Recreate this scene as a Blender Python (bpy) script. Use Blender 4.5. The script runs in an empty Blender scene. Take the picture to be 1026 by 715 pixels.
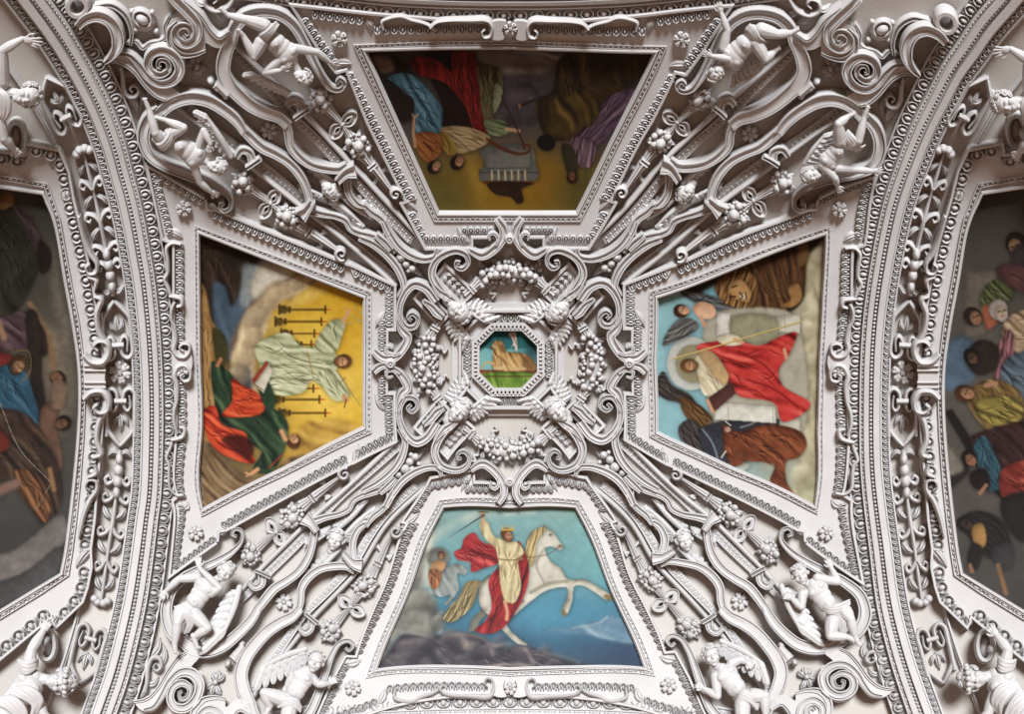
import bpy, bmesh, math, random
import numpy as np
from mathutils import Vector, geometry
random.seed(7)
PI = math.pi
scene = bpy.context.scene
COL = scene.collection

# ------------------------------------------------------------------ the vault
# A shallow sail vault seen from the floor.  Its surface is z = 1 + S v - B v^2 - A u^2 (in units
# of its height ZC above the eye).  Relief is laid out in "plan" units: a plan point (x, y) is a sight
# line from the eye to the vault, h is the height of the relief above the vault, along its normal.
F, CX, CY, ZC, CAMZ = 985.0, 513.0, 357.5, 10.0, 1.6
A, B, S = 0.5, 1.0, -0.2
HK = 1.45

def W(P, h0=0.0):
    P = np.asarray(P, float); P = P * (1, 1, HK); h0 = h0 * HK
    x = (P[:, 0] - CX) / F
    y = (CY - P[:, 1]) / F
    q = B * y * y + A * x * x
    p = 1 - S * y
    z = 2 / (p + np.sqrt(p * p + 4 * q))
    u, v = x * z, y * z
    gx, gy = 2 * A * u, 2 * B * v - S
    gl = np.sqrt(gx * gx + gy * gy + 1)
    k = z / F
    z2 = z - h0 * k * gl / (x * gx + y * gy + 1)
    d = (P[:, 2] - h0) * k / gl
    X = x * z2 - d * gx
    Y = y * z2 - d * gy
    Z = z2 - d
    return np.stack([-X * ZC, Y * ZC, CAMZ + Z * ZC], 1)

# ------------------------------------------------------------------ thin plate warp between the four quarters
TL = [(200,232),(366,297),(366,50),(439,212),(184,208.5),(340,39),(269.6,130.5),(331.5,190),(162,61),(187,31),
      (342,253),(396.5,194),(227,204.5),(340,79.5),(311,208),(350,169.5),(412.5,317),(461,260),(460,312.5),
      (224.5,91.5),(322,100),(242,184),(427,247),(394.5,285),(302,111),(254,162),(386,241),(511,361),(511,327),(480,361),(511,238),(391.5,364.5)]
ANCH = {
 'BL': [(203.5,511),(366,428),(377.5,670.5),(444,509),(195.7,533.5),(353.5,689),(284.5,603),(336.4,540.8),(183,696.5),(209,722),
      (345,475),(396.5,531.4),(239.5,533),(348.5,649),(315,523),(357,566),(412,406),(462.4,458),(460.7,410),
      (241,650),(330.6,632),(249,556),(432,479),(395.5,441),(312,620.6),(263.5,574.5),(390,485),(511,361),(511,392),(480,361),(511,483),(391.5,364.5)],
 'TR': [(826.7,233),(657,297),(656,52),(578,212),(841,209.5),(683,39.6),(751,134),(686.6,193),(865.6,67),(840.5,37),
      (681.8,254.6),(622.8,193),(800,204.7),(684,82),(712.4,204.7),(668.8,164.6),(607.6,315),(555.5,259.5),(559,313),
      (805,91),(702,100),(784.6,184),(589,247),(627,284),(721,109),(773,159),(636,241),(511,361),(511,327),(542,361),(511,238),(629.5,364.5)],
 'BR': [(815.8,508),(657,433),(645.4,668.8),(577,509),(828,533.6),(670,686.4),(741.4,602),(686,541.8),(842,685),(814,712),
      (677,475.6),(623,530),(787.5,532.6),(674,644),(708,521),(659,559),(608.4,405),(557.2,457.6),(557,409.5),
      (784,651),(690.5,628),(771,552),(587,479),(627.7,439),(710,621),(759.5,572),(633,483),(511,361),(511,392),(542,361),(511,483),(629.5,364.5)]}

EXTRA = [(200,361),(365,361),(178,361),(511,48),(511,212),(511,20),(389,361)]
TL += EXTRA
ANCH['BL'] += [(200,361),(365,361),(178,361),(511,668.5),(511,509.5),(511,698),(389,361)]
ANCH['TR'] += [(821.6,361),(656.5,361),(845,361),(511,48),(511,212),(511,20),(632,361)]
ANCH['BR'] += [(821.6,361),(656.5,361),(845,361),(511,668.5),(511,509.5),(511,698),(632,361)]
TL += [(175,243),(181,299),(175,234),(147.5,164)]
ANCH['BL'] += [(178,496),(183.5,437),(187,506),(169.6,578)]
ANCH['TR'] += [(853,248),(845.6,300.7),(855,237.5),(877,175)]
ANCH['BR'] += [(843.6,495),(842.6,439),(838.5,504),(864.8,584.5)]
TL += [(200,298),(366,330),(283,264.5),(402.5,131)]
ANCH['BL'] += [(202.2,434),(365.8,393.5),(284.8,469.5),(410.7,589.7)]
ANCH['TR'] += [(824,298),(656.8,330),(741.8,265),(617,132)]
ANCH['BR'] += [(819,433),(656.8,396),(736.4,470.5),(611.2,588.9)]
def tps(src, dst, lam=60.0):
    src = np.array(src, float); dst = np.array(dst, float); n = len(src)
    def U(r2): return np.where(r2 > 1e-9, r2 * np.log(np.maximum(r2, 1e-9)), 0) * 0.5
    sc = 100.0
    a = src / sc
    K = U(((a[:, None] - a[None]) ** 2).sum(2)) + lam * 1e-4 * np.eye(n)
    Pm = np.hstack([np.ones((n, 1)), a])
    L = np.zeros((n + 3, n + 3)); L[:n, :n] = K; L[:n, n:] = Pm; L[n:, :n] = Pm.T
    R = np.vstack([dst, np.zeros((3, 2))])
    w = np.linalg.solve(L, R)
    def f(xy):
        b = np.asarray(xy, float)[:, :2] / sc
        return U(((b[:, None] - a[None]) ** 2).sum(2)) @ w[:n] + np.hstack([np.ones((len(b), 1)), b]) @ w[n:]
    return f
QMAP = {'TL': lambda xy: np.asarray(xy, float)[:, :2]}
for k_ in ANCH: QMAP[k_] = tps(TL, ANCH[k_])
def qpt(q, x, y): return tuple(QMAP[q](np.array([[x, y]]))[0])
QUADS = ('TL', 'TR', 'BL', 'BR')

# ------------------------------------------------------------------ materials
def mk_mat(name, col, rough=0.7, var=0.06, scale=3.0, bump=0.08):
    m = bpy.data.materials.new(name); m.use_nodes = True
    nt = m.node_tree; b = nt.nodes['Principled BSDF']
    b.inputs['Roughness'].default_value = rough
    b.inputs['Specular IOR Level'].default_value = 0.25
    tc = nt.nodes.new('ShaderNodeTexCoord')
    no = nt.nodes.new('ShaderNodeTexNoise'); no.inputs['Scale'].default_value = scale; no.inputs['Detail'].default_value = 5
    nt.links.new(tc.outputs['Object'], no.inputs['Vector'])
    rp = nt.nodes.new('ShaderNodeValToRGB')
    lo = [c * (1 - var) for c in col]; hi = [min(1, c * (1 + var)) for c in col]
    rp.color_ramp.elements[0].position = 0.3; rp.color_ramp.elements[0].color = (*lo, 1)
    rp.color_ramp.elements[1].position = 0.7; rp.color_ramp.elements[1].color = (*hi, 1)
    nt.links.new(no.outputs['Fac'], rp.inputs['Fac']); nt.links.new(rp.outputs['Color'], b.inputs['Base Color'])
    if bump:
        n2 = nt.nodes.new('ShaderNodeTexNoise'); n2.inputs['Scale'].default_value = 40; n2.inputs['Detail'].default_value = 3
        nt.links.new(tc.outputs['Object'], n2.inputs['Vector'])
        bp = nt.nodes.new('ShaderNodeBump'); bp.inputs['Strength'].default_value = bump; bp.inputs['Distance'].default_value = 0.02
        nt.links.new(n2.outputs['Fac'], bp.inputs['Height']); nt.links.new(bp.outputs['Normal'], b.inputs['Normal'])
    return m
STUCCO = mk_mat('white_stucco', (0.43, 0.415, 0.41))
GROUND = mk_mat('stucco_ground', (0.39, 0.36, 0.335), 0.8, 0.08, 1.5)
FIGURE = mk_mat('statue_stucco', (0.45, 0.44, 0.437), 0.55, 0.04)
def mk_canvas():
    m = bpy.data.materials.new('oil_paint'); m.use_nodes = True
    nt = m.node_tree; b = nt.nodes['Principled BSDF']; b.inputs['Roughness'].default_value = 0.6
    b.inputs['Specular IOR Level'].default_value = 0.15
    at = nt.nodes.new('ShaderNodeVertexColor'); at.layer_name = 'paint'
    nt.links.new(at.outputs['Color'], b.inputs['Base Color'])
    return m
PAINT = mk_canvas()

# ------------------------------------------------------------------ mesh building in plan units
class M:
    def __init__(s): s.v = []; s.f = []; s.n = 0
    def add(s, V, Fs):
        V = np.asarray(V, float); s.v.append(V)
        o = s.n; s.f.extend([tuple(int(i) + o for i in f) for f in Fs]); s.n += len(V); return s
    def merge(s, o):
        if o.n: s.add(np.vstack(o.v), o.f)
        return s
    def pts(s): return np.vstack(s.v)

def link(name, me, mat, parent):
    o = bpy.data.objects.new(name, me); COL.objects.link(o)
    if mat: me.materials.append(mat)
    if parent: o.parent = parent
    return o

def origin_of(o):
    p = Vector((0, 0, 0))
    while o is not None: p = p + o.location; o = o.parent
    return p

def build(m, name, mat=None, parent=None, q=None, h0=None, sharp=40, smooth=True, base=None):
    P = m.pts().copy()
    if q: P[:, :2] = QMAP[q](P)
    if h0 is None: h0 = float((P[:, 2].max() + P[:, 2].min()) / 2)
    Wd = W(P, h0)
    if parent is not None: org = np.array(origin_of(parent))
    elif base is not None: org = np.array(base)
    else: org = W(np.array([[P[:, 0].mean(), P[:, 1].mean(), 0]]))[0]
    me = bpy.data.meshes.new(name)
    me.from_pydata((Wd - org).tolist(), [], m.f)
    bm = bmesh.new(); bm.from_mesh(me); bmesh.ops.recalc_face_normals(bm, faces=bm.faces); bm.to_mesh(me); bm.free()
    if smooth:
        me.polygons.foreach_set('use_smooth', [True] * len(me.polygons))
        me.set_sharp_from_angle(angle=math.radians(sharp))
    o = link(name, me, mat or STUCCO, parent)
    if parent is None: o.location = org
    return o

USED = set()
def tag(o, label, cat, group=None, kind=None):
    if label: o['label'] = label
    if cat: o['category'] = cat
    if group: o['group'] = group
    if kind: o['kind'] = kind
    return o
def thing(name, x, y, label, cat, group=None, q=None):
    if q: x, y = qpt(q, x, y)
    o = bpy.data.objects.new(name, None); COL.objects.link(o)
    o.empty_display_size = 0.05
    o.location = W(np.array([[x, y, 0.0]]))[0]
    return tag(o, label, cat, group)
def struct(o): o['kind'] = 'structure'; return o

# ------------------------------------------------------------------ 2d paths
def arr(p): return np.asarray(p, float)
def resamp(P, step, closed=False):
    P = arr(P)
    if closed: P = np.vstack([P, P[:1]])
    d = np.r_[0, np.cumsum(np.linalg.norm(np.diff(P[:, :2], axis=0), axis=1))]
    n = max(2, int(round(d[-1] / step)) + 1)
    t = np.linspace(0, d[-1], n)
    R = np.stack([np.interp(t, d, P[:, k]) for k in range(P.shape[1])], 1)
    return R[:-1] if closed else R
def subdiv(P, step, closed=False):
    """keep corners, add points on long edges"""
    P = arr(P); out = []
    n = len(P)
    for i in range(n if closed else n - 1):
        a, b = P[i], P[(i + 1) % n]
        k = max(1, int(math.ceil(np.linalg.norm((b - a)[:2]) / step)))
        for j in range(k): out.append(a + (b - a) * j / k)
    if not closed: out.append(P[-1])
    return arr(out)
def smooth(P, step=2.5, closed=False):
    P = arr(P); n = len(P)
    if n < 3: return resamp(P, step)
    out = []
    for i in range(n if closed else n - 1):
        if closed: p0, p1, p2, p3 = P[i - 1], P[i], P[(i + 1) % n], P[(i + 2) % n]
        else:
            p1, p2 = P[i], P[i + 1]
            p0 = P[i - 1] if i else 2 * p1 - p2
            p3 = P[i + 2] if i + 2 < n else 2 * p2 - p1
        k = max(2, int(np.linalg.norm((p2 - p1)[:2]) / step) + 1)
        # centripetal
        def dd(a, b): return max(1e-4, np.linalg.norm(a - b) ** 0.5)
        t0 = 0; t1 = t0 + dd(p0, p1); t2 = t1 + dd(p1, p2); t3 = t2 + dd(p2, p3)
        for j in range(k):
            t = t1 + (t2 - t1) * j / k
            A1 = (t1 - t) / (t1 - t0) * p0 + (t - t0) / (t1 - t0) * p1
            A2 = (t2 - t) / (t2 - t1) * p1 + (t - t1) / (t2 - t1) * p2
            A3 = (t3 - t) / (t3 - t2) * p2 + (t - t2) / (t3 - t2) * p3
            B1 = (t2 - t) / (t2 - t0) * A1 + (t - t0) / (t2 - t0) * A2
            B2 = (t3 - t) / (t3 - t1) * A2 + (t - t1) / (t3 - t1) * A3
            out.append((t2 - t) / (t2 - t1) * B1 + (t - t1) / (t2 - t1) * B2)
    if not closed: out.append(P[-1])
    return arr(out)
def frames(P, closed=False):
    P = P[:, :2]; n = len(P)
    d = np.diff(np.vstack([P, P[:1]]) if closed else P, axis=0)
    d = d / np.maximum(np.linalg.norm(d, axis=1, keepdims=True), 1e-9)
    if closed: t1 = np.roll(d, 1, axis=0); t2 = d
    else: t1 = np.vstack([d[:1], d]); t2 = np.vstack([d, d[-1:]])
    n1 = np.stack([-t1[:, 1], t1[:, 0]], 1); n2 = np.stack([-t2[:, 1], t2[:, 0]], 1)
    m = n1 + n2
    c = np.maximum(1 + (n1 * n2).sum(1, keepdims=True), 0.35)
    nn = m / c
    t = t1 + t2; t /= np.maximum(np.linalg.norm(t, axis=1, keepdims=True), 1e-9)
    return t, nn
def offset(P, o, closed=False):
    P = arr(P); t, n = frames(P, closed)
    return P[:, :2] + n * (np.asarray(o).reshape(-1, 1) if np.ndim(o) else o)
def interp1(vals, n):
    vals = np.atleast_1d(arr(vals))
    return np.interp(np.linspace(0, 1, n), np.linspace(0, 1, len(vals)), vals) if len(vals) > 1 else np.full(n, vals[0])

def sweep(m, P, prof, w=1.0, hs=1.0, h=0.0, closed=False, pclosed=True):
    """profile (offset, height) carried along the 2d path P; w, hs, h vary along it"""
    P = arr(P); n = len(P); prof = arr(prof); K = len(prof)
    t, nn = frames(P, closed)
    w = interp1(w, n); hs = interp1(hs, n); h = interp1(h, n)
    if P.shape[1] > 2: h = h + P[:, 2]
    V = np.zeros((n, K, 3))
    V[:, :, :2] = P[:, None, :2] + nn[:, None] * (prof[None, :, 0:1] * w[:, None, None])
    V[:, :, 2] = h[:, None] + prof[None, :, 1] * hs[:, None]
    Fs = []
    kk = K if pclosed else K - 1
    for i in range(n if closed else n - 1):
        a = i * K; b = ((i + 1) % n) * K
        for j in range(kk):
            j2 = (j + 1) % K
            Fs.append((a + j, a + j2, b + j2, b + j))
    if not closed and pclosed:
        Fs.append(tuple(range(K - 1, -1, -1))); Fs.append(tuple((n - 1) * K + j for j in range(K)))
    return m.add(V.reshape(-1, 3), Fs)

# strap: flat band with a raised rim and a fine groove along each edge
def strap_prof(w):
    e = min(0.5, 1.6 / max(w, 3))
    return [(-.5, 0), (-.5, .92), (-.5 + e * .25, 1), (-.5 + e * .8, 1), (-.5 + e * .95, .80), (-.5 + e * 1.15, .80), (-.5 + e * 1.3, .93), (0, .86),
            (.5 - e * 1.3, .93), (.5 - e * 1.15, .80), (.5 - e * .95, .80), (.5 - e * .8, 1), (.5 - e * .25, 1), (.5, .92), (.5, 0)]
ROUND = [(-.5, 0), (-.5, .45), (-.43, .72), (-.28, .92), (0, 1), (.28, .92), (.43, .72), (.5, .45), (.5, 0)]
LEAFP = [(-.5, 0), (-.5, .35), (-.3, .75), (-.08, .7), (0, 1), (.08, .7), (.3, .75), (.5, .35), (.5, 0)]
BOX = [(-.5, 0), (-.5, 1), (.5, 1), (.5, 0)]
CONC = [(-.5, 0), (-.5, 1), (-.4, 1), (-.25, .72), (0, .62), (.25, .72), (.4, 1), (.5, 1), (.5, 0)]
def strap(m, pts, w, t=12.0, h=0.0, prof=None, step=2.2):
    P = smooth(pts, step)
    wm = float(np.mean(w))
    return sweep(m, P, prof or strap_prof(wm), w, t, h)
def leaf(m, pts, w, t=4.0, h=0.0, tip=0.06, prof=LEAFP, peak=0.4, step=1.6):
    P = smooth(pts, step); n = len(P); s = np.linspace(0, 1, n)
    wv = w * (np.where(s < peak, 0.35 + 0.65 * np.sin(s / peak * PI / 2), np.cos((s - peak) / (1 - peak) * PI / 2) ** .8) + tip)
    return sweep(m, P, prof, wv, t * (0.55 + 0.45 * np.sin(np.clip(s * 1.1, 0, 1) * PI)), h)

def ellip(m, c, r, R=None, nu=10, nv=7):
    V = [(0, 0, 1)]; Fs = []
    for i in range(1, nv):
        th = PI * i / nv
        for j in range(nu): V.append((math.sin(th) * math.cos(2 * PI * j / nu), math.sin(th) * math.sin(2 * PI * j / nu), math.cos(th)))
    V.append((0, 0, -1)); L = len(V) - 1
    for j in range(nu):
        Fs.append((0, 1 + j, 1 + (j + 1) % nu)); Fs.append((L, 1 + (nv - 2) * nu + (j + 1) % nu, 1 + (nv - 2) * nu + j))
        for i in range(nv - 2):
            a = 1 + i * nu + j; b = 1 + i * nu + (j + 1) % nu
            Fs.append((a, a + nu, b + nu, b))
    V = arr(V) * arr(r)
    if R is not None: V = V @ arr(R).T
    return m.add(V + arr(c), Fs)
def rot2(a):
    c, s = math.cos(a), math.sin(a); return arr([[c, -s, 0], [s, c, 0], [0, 0, 1]])
def basis(d, up=(0, 0, 1)):
    """columns: across, other, along d"""
    d = arr(d); d = d / np.linalg.norm(d); u = arr(up)
    a = np.cross(u, d)
    if np.linalg.norm(a) < 1e-3: a = np.cross((0, 1, 0), d)
    a /= np.linalg.norm(a); b = np.cross(d, a)
    return np.stack([a, b, d], 1)
def tube(m, P, r, seg=8, flat=1.0, caps=True):
    P = arr(P); n = len(P); r = interp1(r, n)
    T = np.gradient(P, axis=0); T /= np.maximum(np.linalg.norm(T, axis=1, keepdims=True), 1e-9)
    a = np.cross(T[0], (0, 0, 1.0))
    if np.linalg.norm(a) < 1e-3: a = np.cross(T[0], (0, 1.0, 0))
    V = []
    for i in range(n):
        a = a - T[i] * (a @ T[i]); a /= max(np.linalg.norm(a), 1e-9); b = np.cross(T[i], a)
        for j in range(seg):
            th = 2 * PI * j / seg
            V.append(P[i] + r[i] * (math.cos(th) * a + flat * math.sin(th) * b))
    Fs = []
    for i in range(n - 1):
        for j in range(seg):
            j2 = (j + 1) % seg
            Fs.append((i * seg + j, i * seg + j2, (i + 1) * seg + j2, (i + 1) * seg + j))
    if caps: Fs.append(tuple(range(seg - 1, -1, -1))); Fs.append(tuple((n - 1) * seg + j for j in range(seg)))
    return m.add(V, Fs)
def limb(m, pts, r, seg=10, step=1.5):
    """round ended tapered tube through 3d points"""
    P = arr(pts); r = arr(r)
    PR = smooth(np.hstack([P, r[:, None]]), step) if len(P) > 2 else resamp(np.hstack([P, r[:, None]]), step)
    tube(m, PR[:, :3], PR[:, 3], seg)
    for c, q in ((P[0], r[0]), (P[-1], r[-1])): ellip(m, c, (q, q, q), None, 10, 7)
    return m

def inside(poly, X):
    poly = arr(poly); x, y = X[:, 0], X[:, 1]; r = np.zeros(len(X), bool); n = len(poly)
    for i in range(n):
        a, b = poly[i], poly[(i + 1) % n]
        c = (a[1] > y) != (b[1] > y)
        with np.errstate(divide='ignore', invalid='ignore'):
            r ^= c & (x < (b[0] - a[0]) * (y - a[1]) / (b[1] - a[1] + 1e-12) + a[0])
    return r
def plate(m, poly, h0, h1, holes=(), step=9.0):
    """flat-topped slab over a polygon with holes, meshed finely enough to follow the vault"""
    loops = [subdiv(poly, step, True)] + [subdiv(h, step, True) for h in holes]
    verts = []; edges = []
    for L in loops:
        o = len(verts); k = len(L)
        verts += [Vector(p[:2]) for p in L]; edges += [(o + i, o + (i + 1) % k) for i in range(k)]
    nb = len(verts)
    lo = loops[0][:, :2].min(0); hi = loops[0][:, :2].max(0)
    gx, gy = np.meshgrid(np.arange(lo[0] + step / 2, hi[0], step), np.arange(lo[1] + step / 2, hi[1], step))
    G = np.stack([gx.ravel(), gy.ravel()], 1)
    if len(G):
        k = inside(loops[0], G)
        for h in loops[1:]: k &= ~inside(h, G)
        allb = np.vstack([l[:, :2] for l in loops])
        k &= (((G[:, None] - allb[None]) ** 2).sum(2).min(1) > (step * .4) ** 2)
        verts += [Vector(p) for p in G[k]]
    r = geometry.delaunay_2d_cdt(verts, edges, [], 0, 1e-4)
    V = arr([tuple(p) for p in r[0]]); T = [f for f in r[2]]
    cen = arr([V[list(f)].mean(0) for f in T])
    k = inside(loops[0], cen)
    for h in loops[1:]: k &= ~inside(h, cen)
    T = [f for f, g in zip(T, k) if g]
    n = len(V)
    m.add(np.hstack([V, np.full((n, 1), h1)]), T)
    for L in loops:
        q = len(L)
        V2 = np.vstack([np.hstack([L[:, :2], np.full((q, 1), h1)]), np.hstack([L[:, :2], np.full((q, 1), h0)])])
        m.add(V2, [(i, (i + 1) % q, q + (i + 1) % q, q + i) for i in range(q)])
    return m

# ------------------------------------------------------------------ repeated ornament along a path
def along(P, pitch, closed=False):
    P = arr(P)[:, :2]
    Q = np.vstack([P, P[:1]]) if closed else P
    d = np.r_[0, np.cumsum(np.linalg.norm(np.diff(Q, axis=0), axis=1))]
    n = max(1, int(round(d[-1] / pitch)))
    for i in range(n):
        s = (i + .5) * d[-1] / n
        c = arr([np.interp(s, d, Q[:, 0]), np.interp(s, d, Q[:, 1])])
        e = arr([np.interp(min(s + .5, d[-1]), d, Q[:, 0]), np.interp(min(s + .5, d[-1]), d, Q[:, 1])]) - arr([np.interp(max(s - .5, 0), d, Q[:, 0]), np.interp(max(s - .5, 0), d, Q[:, 1])])
        t = e / max(np.linalg.norm(e), 1e-9)
        yield c, t, arr([-t[1], t[0]]), d[-1] / n, s / d[-1]
def fr3(c, t, n, h): return arr([c[0], c[1], h]), np.stack([np.r_[t, 0], np.r_[n, 0], arr([0, 0, 1])], 1)
def eggs(m, P, w, pitch, h, side=1, hs=1.0, wf=None):
    """egg and dart: eggs in half-open shells with darts between"""
    for c, t, n, p, s in along(P, pitch):
        ww = w if wf is None else w * wf(c)
        n = n * side
        o, R = fr3(c, t, n, h)
        ellip(m, o + R @ arr([0, .04 * ww, .4]), (p * .20, ww * .38, 3.8 * hs), R, 10, 7)
        th = np.linspace(-.25 * PI, 1.25 * PI, 11)
        ring = arr([[p * .385 * math.cos(a), -ww * .0 - ww * .46 * math.sin(a), 1.5 * hs] for a in th])
        tube(m, o + ring @ R.T, .42 + .042 * p, 5, 2.6)
        a = o + R @ arr([p * .5, -ww * .40, 1.2]); b = o + R @ arr([p * .5, ww * .42, 1.2])
        tube(m, resamp([a, b], 2), [.65, .65, .55, .25], 5, 2.6)
        for sg in (-1, 1):
            a = o + R @ arr([p * .5 + sg * 1.5, ww * .45, .6]); b = o + R @ arr([p * .5, -ww * .02, 1.0])
            tube(m, [a, (a + b) / 2, b], [.5, .45, .3], 4, 2)
    return m
def leaves(m, P, w, pitch, h, side=1, hs=1.0):
    """leaf moulding: lobed leaves with a rib and a small leaf between"""
    for c, t, n, p, s in along(P, pitch):
        n = n * side; o, R = fr3(c, t, n, h)
        th = np.linspace(-.12 * PI, 1.12 * PI, 9)
        ring = arr([[p * .37 * math.cos(a), ww, 1.6] for a, ww in zip(th, -w * .05 + w * .42 * np.sin(th))])
        tube(m, o + ring @ R.T, .5 + .025 * w, 5, 2.6)
        ellip(m, o + R @ arr([0, -.02 * w, .2]), (p * .17, w * .32, 3.4 * hs), R, 8, 6)
        for sg in (-1, 1):
            ellip(m, o + R @ arr([sg * p * .31, -.32 * w, .5]), (p * .11, w * .15, 2.8 * hs), R, 7, 5)
        ellip(m, o + R @ arr([p * .5, w * .14, .0]), (p * .07, w * .34, 2.6 * hs), R, 7, 5)
    return m
def beads(m, P, pitch, r, h, reel=False):
    for i, (c, t, n, p, s) in enumerate(along(P, pitch)):
        o, R = fr3(c, t, n, h)
        if reel and i % 3: ellip(m, o, (p * .26, r * .95, r * 1.4), R, 6, 4)
        else: ellip(m, o, (p * (.62 if reel else .40), r, r * (1.2 if reel else 1.5)), R, 8, 5)
    return m
def spiral(cx, cy, r0, a0, turns, sgn=1, n=26, r1=.12):
    s = np.linspace(0, 1, n)
    rr = r0 * (1 - s * (1 - r1)) ; a = a0 + sgn * 2 * PI * turns * s
    return np.stack([cx + rr * np.cos(a), cy + rr * np.sin(a)], 1)

# ================================================================== vault shell
m = M()
gx = np.arange(-330, 1361, 9.0); gy = np.arange(-330, 1051, 9.0)
XX, YY = np.meshgrid(gx, gy)
nx, ny = len(gx), len(gy)
Vv = np.stack([XX.ravel(), YY.ravel(), np.zeros(nx * ny)], 1)
m.add(Vv, [(j * nx + i, j * nx + i + 1, (j + 1) * nx + i + 1, (j + 1) * nx + i) for j in range(ny - 1) for i in range(nx - 1)])
o = build(m, 'ceiling', GROUND); struct(o); tag(o, 'white stucco vault carrying all the ornament', 'ceiling')

# ================================================================== the two side arches
ARCH_L = [(-38,-90),(-4,-50),(34,0),(55,28.5),(72,55),(87,82),(101,111),(113.8,145.5),(120.7,171),(127.6,196),(133.4,222),(138.3,249),(143.4,279),
          (147,310.5),(149.5,338),(151.3,370),(152.2,409),(151.8,448),(149.9,495),(146.7,519),(141.8,558),(134,607),(117.5,674),(107.4,704),(94,740),(76,785)]
ARCH_R = [(1072,-80),(1042,-42),(1008,0),(986.5,25),(971.4,47),(954.6,70.5),(939.6,99),(926,126),(910,165),(898.4,198),(890.6,230),(885.7,255),(880,290),
          (876.3,320),(873.6,360),(872.6,420),(873.2,460),(875,486),(878.3,515),(883,550.5),(888,589.7),(893,617),(904,659),(912,684),(921.5,711),(934,745),(951,790)]
def arch_scale(P):
    return np.interp(P[:, 1], [-60, 0, 180, 350, 480, 715], [1.32, 1.24, 1.06, 1.0, 1.0, 1.12])
def arch_off(P, o): return offset(P, np.asarray(o) * arch_scale(P))
def arch(P0, sg, side):
    P = smooth(P0, 6.0)
    sc = arch_scale(P)
    def sw(mm, o0, prof): return sweep(mm, P, [(sg * a, b) for a, b in prof], sc)
    # sg*offset positive = towards the centre of the bay
    mm = M()
    sw(mm, 0, [(-9, 0), (-9, 13.5), (-8.2, 14.5), (-2.4, 14.5), (-2.0, 10.5), (2.0, 10.5), (2.4, 14.5), (7.2, 14.0), (7.6, 11), (9.8, 11), (10.2, 12), (11.4, 12), (12, 7.5), (14, 6), (21, 5.5), (22.5, 7.5), (24, 7.5), (24, 0)])
    o = build(mm, 'trim_' + side, STUCCO); struct(o); tag(o, 'white fascia of the arch along the ' + side + ' side of the bay', 'arch moulding')
    b = M(); beads(b, P, 3.9, 1.7, 11.6); build(b, 'bead_row', STUCCO, o)
    b = M(); beads(b, arch_off(P, sg * 8.7), 4.2, 1.15, 11.2, True); build(b, 'bead_and_reel', STUCCO, o)
    b = M(); eggs(b, arch_off(P, sg * 17), 10.5, 12.6, 6.6, -sg if sg > 0 else -sg, 1.1, lambda c: np.interp(c[1], [0, 180, 350], [1.25, 1.06, 1])); build(b, 'egg_and_dart', STUCCO, o)
    # soffit: leaf moulding, then the sunk field for the foliage
    b = M(); sw(b, 0, [(-19, 0), (-19, 7.5), (-17.5, 8), (-16.8, 6), (-11.5, 6), (-10.8, 8.5), (-9.5, 9), (-9, 0)])
    s2 = build(b, 'soffit_moulding', STUCCO, o)
    b = M(); leaves(b, arch_off(P, sg * -14.2), 6.5, 6.4, 6.2, sg, .7); build(b, 'leaf_moulding', STUCCO, s2)
    b = M(); sw(b, 0, [(-51, 0), (-51, 5.5), (-49.5, 5.5), (-48.8, 3), (-47.6, 3), (-47.6, 0)]); build(b, 'soffit_fillet', STUCCO, o)
    return P, o
PL, TRIM_L = arch(ARCH_L, -1, 'left')
PR_, TRIM_R = arch(ARCH_R, 1, 'right')

# ================================================================== things named by what stands beside them
PNAME = {'T': 'altar painting', 'L': 'candlestick painting', 'R': 'throne painting', 'B': 'horse painting'}
QN = {'TL': ('T', 'L'), 'TR': ('T', 'R'), 'BL': ('B', 'L'), 'BR': ('B', 'R')}   # upper-type neighbour, side-type neighbour

# ---- diagonal strapwork ------------------------------------------------------------------
STRAPS = [  # points, widths, top height, base height
 ([(232,40),(236,25),(246,14),(262,9.5),(280,12),(294,22),(305,40),(315,60),(323,75),(332,85.5),(341,86.5),(345.5,80.5),(341,76),(337.5,80)], [12,13,12,11,10,9,7,5,3], 15, 0),
 ([(232,37),(226,52),(224,68),(230,82),(240,93),(252,103),(266,110),(280,115),(289,123)], [13,15,15,14,13,12,10], 15, 0),
 ([(285,117),(289,130),(291,143),(299,154),(312,163),(328,167),(340,167.5),(348,163)], [9,9,9,8,8,7], 14, 0),
 ([(352,166),(348,178),(350,192),(358,202),(367,205)], [10,8,8,7,4], 13, 0),
 ([(364,202),(371,210),(381,217),(387,226),(387,238)], [4,7,7,8,7], 13, 0),
 ([(384,219),(390,232),(399,245),(411,254),(425,258),(435.5,255),(438.5,247)], [7,8,8,8,7,6,4], 14, 0),
 ([(160,111),(172,101),(190,95.5),(208,98),(224,107),(237,118),(245,130)], [12,13,13,13,12,11,8], 15, 0),
 ([(161,107),(149,118),(144,134),(150,152),(166,164),(186,172),(205,179),(221,187),(231,197),(230.5,206),(223.5,208.5),(220.5,203.5),(225,201)], [12,14,14,12,11,10,10,9,7,5,4,3], 15, 0),
 ([(241,124),(251,135),(262,145),(276,152),(290,161),(301,174),(307.5,188),(311,203)], [9,10,10,9,9,8,8], 14, 0),
 ([(310,209),(322,212),(336,214.5),(346,219),(351,227),(360,231.5),(370,234),(380,237),(389,240)], [9,7,6,6,6,7,7,7], 13, 0),
 ([(360,236),(375,243),(391,257),(401,272),(404.5,286),(399.5,296)], [6,8,8,8,7,4], 14, 0),
]
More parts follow.
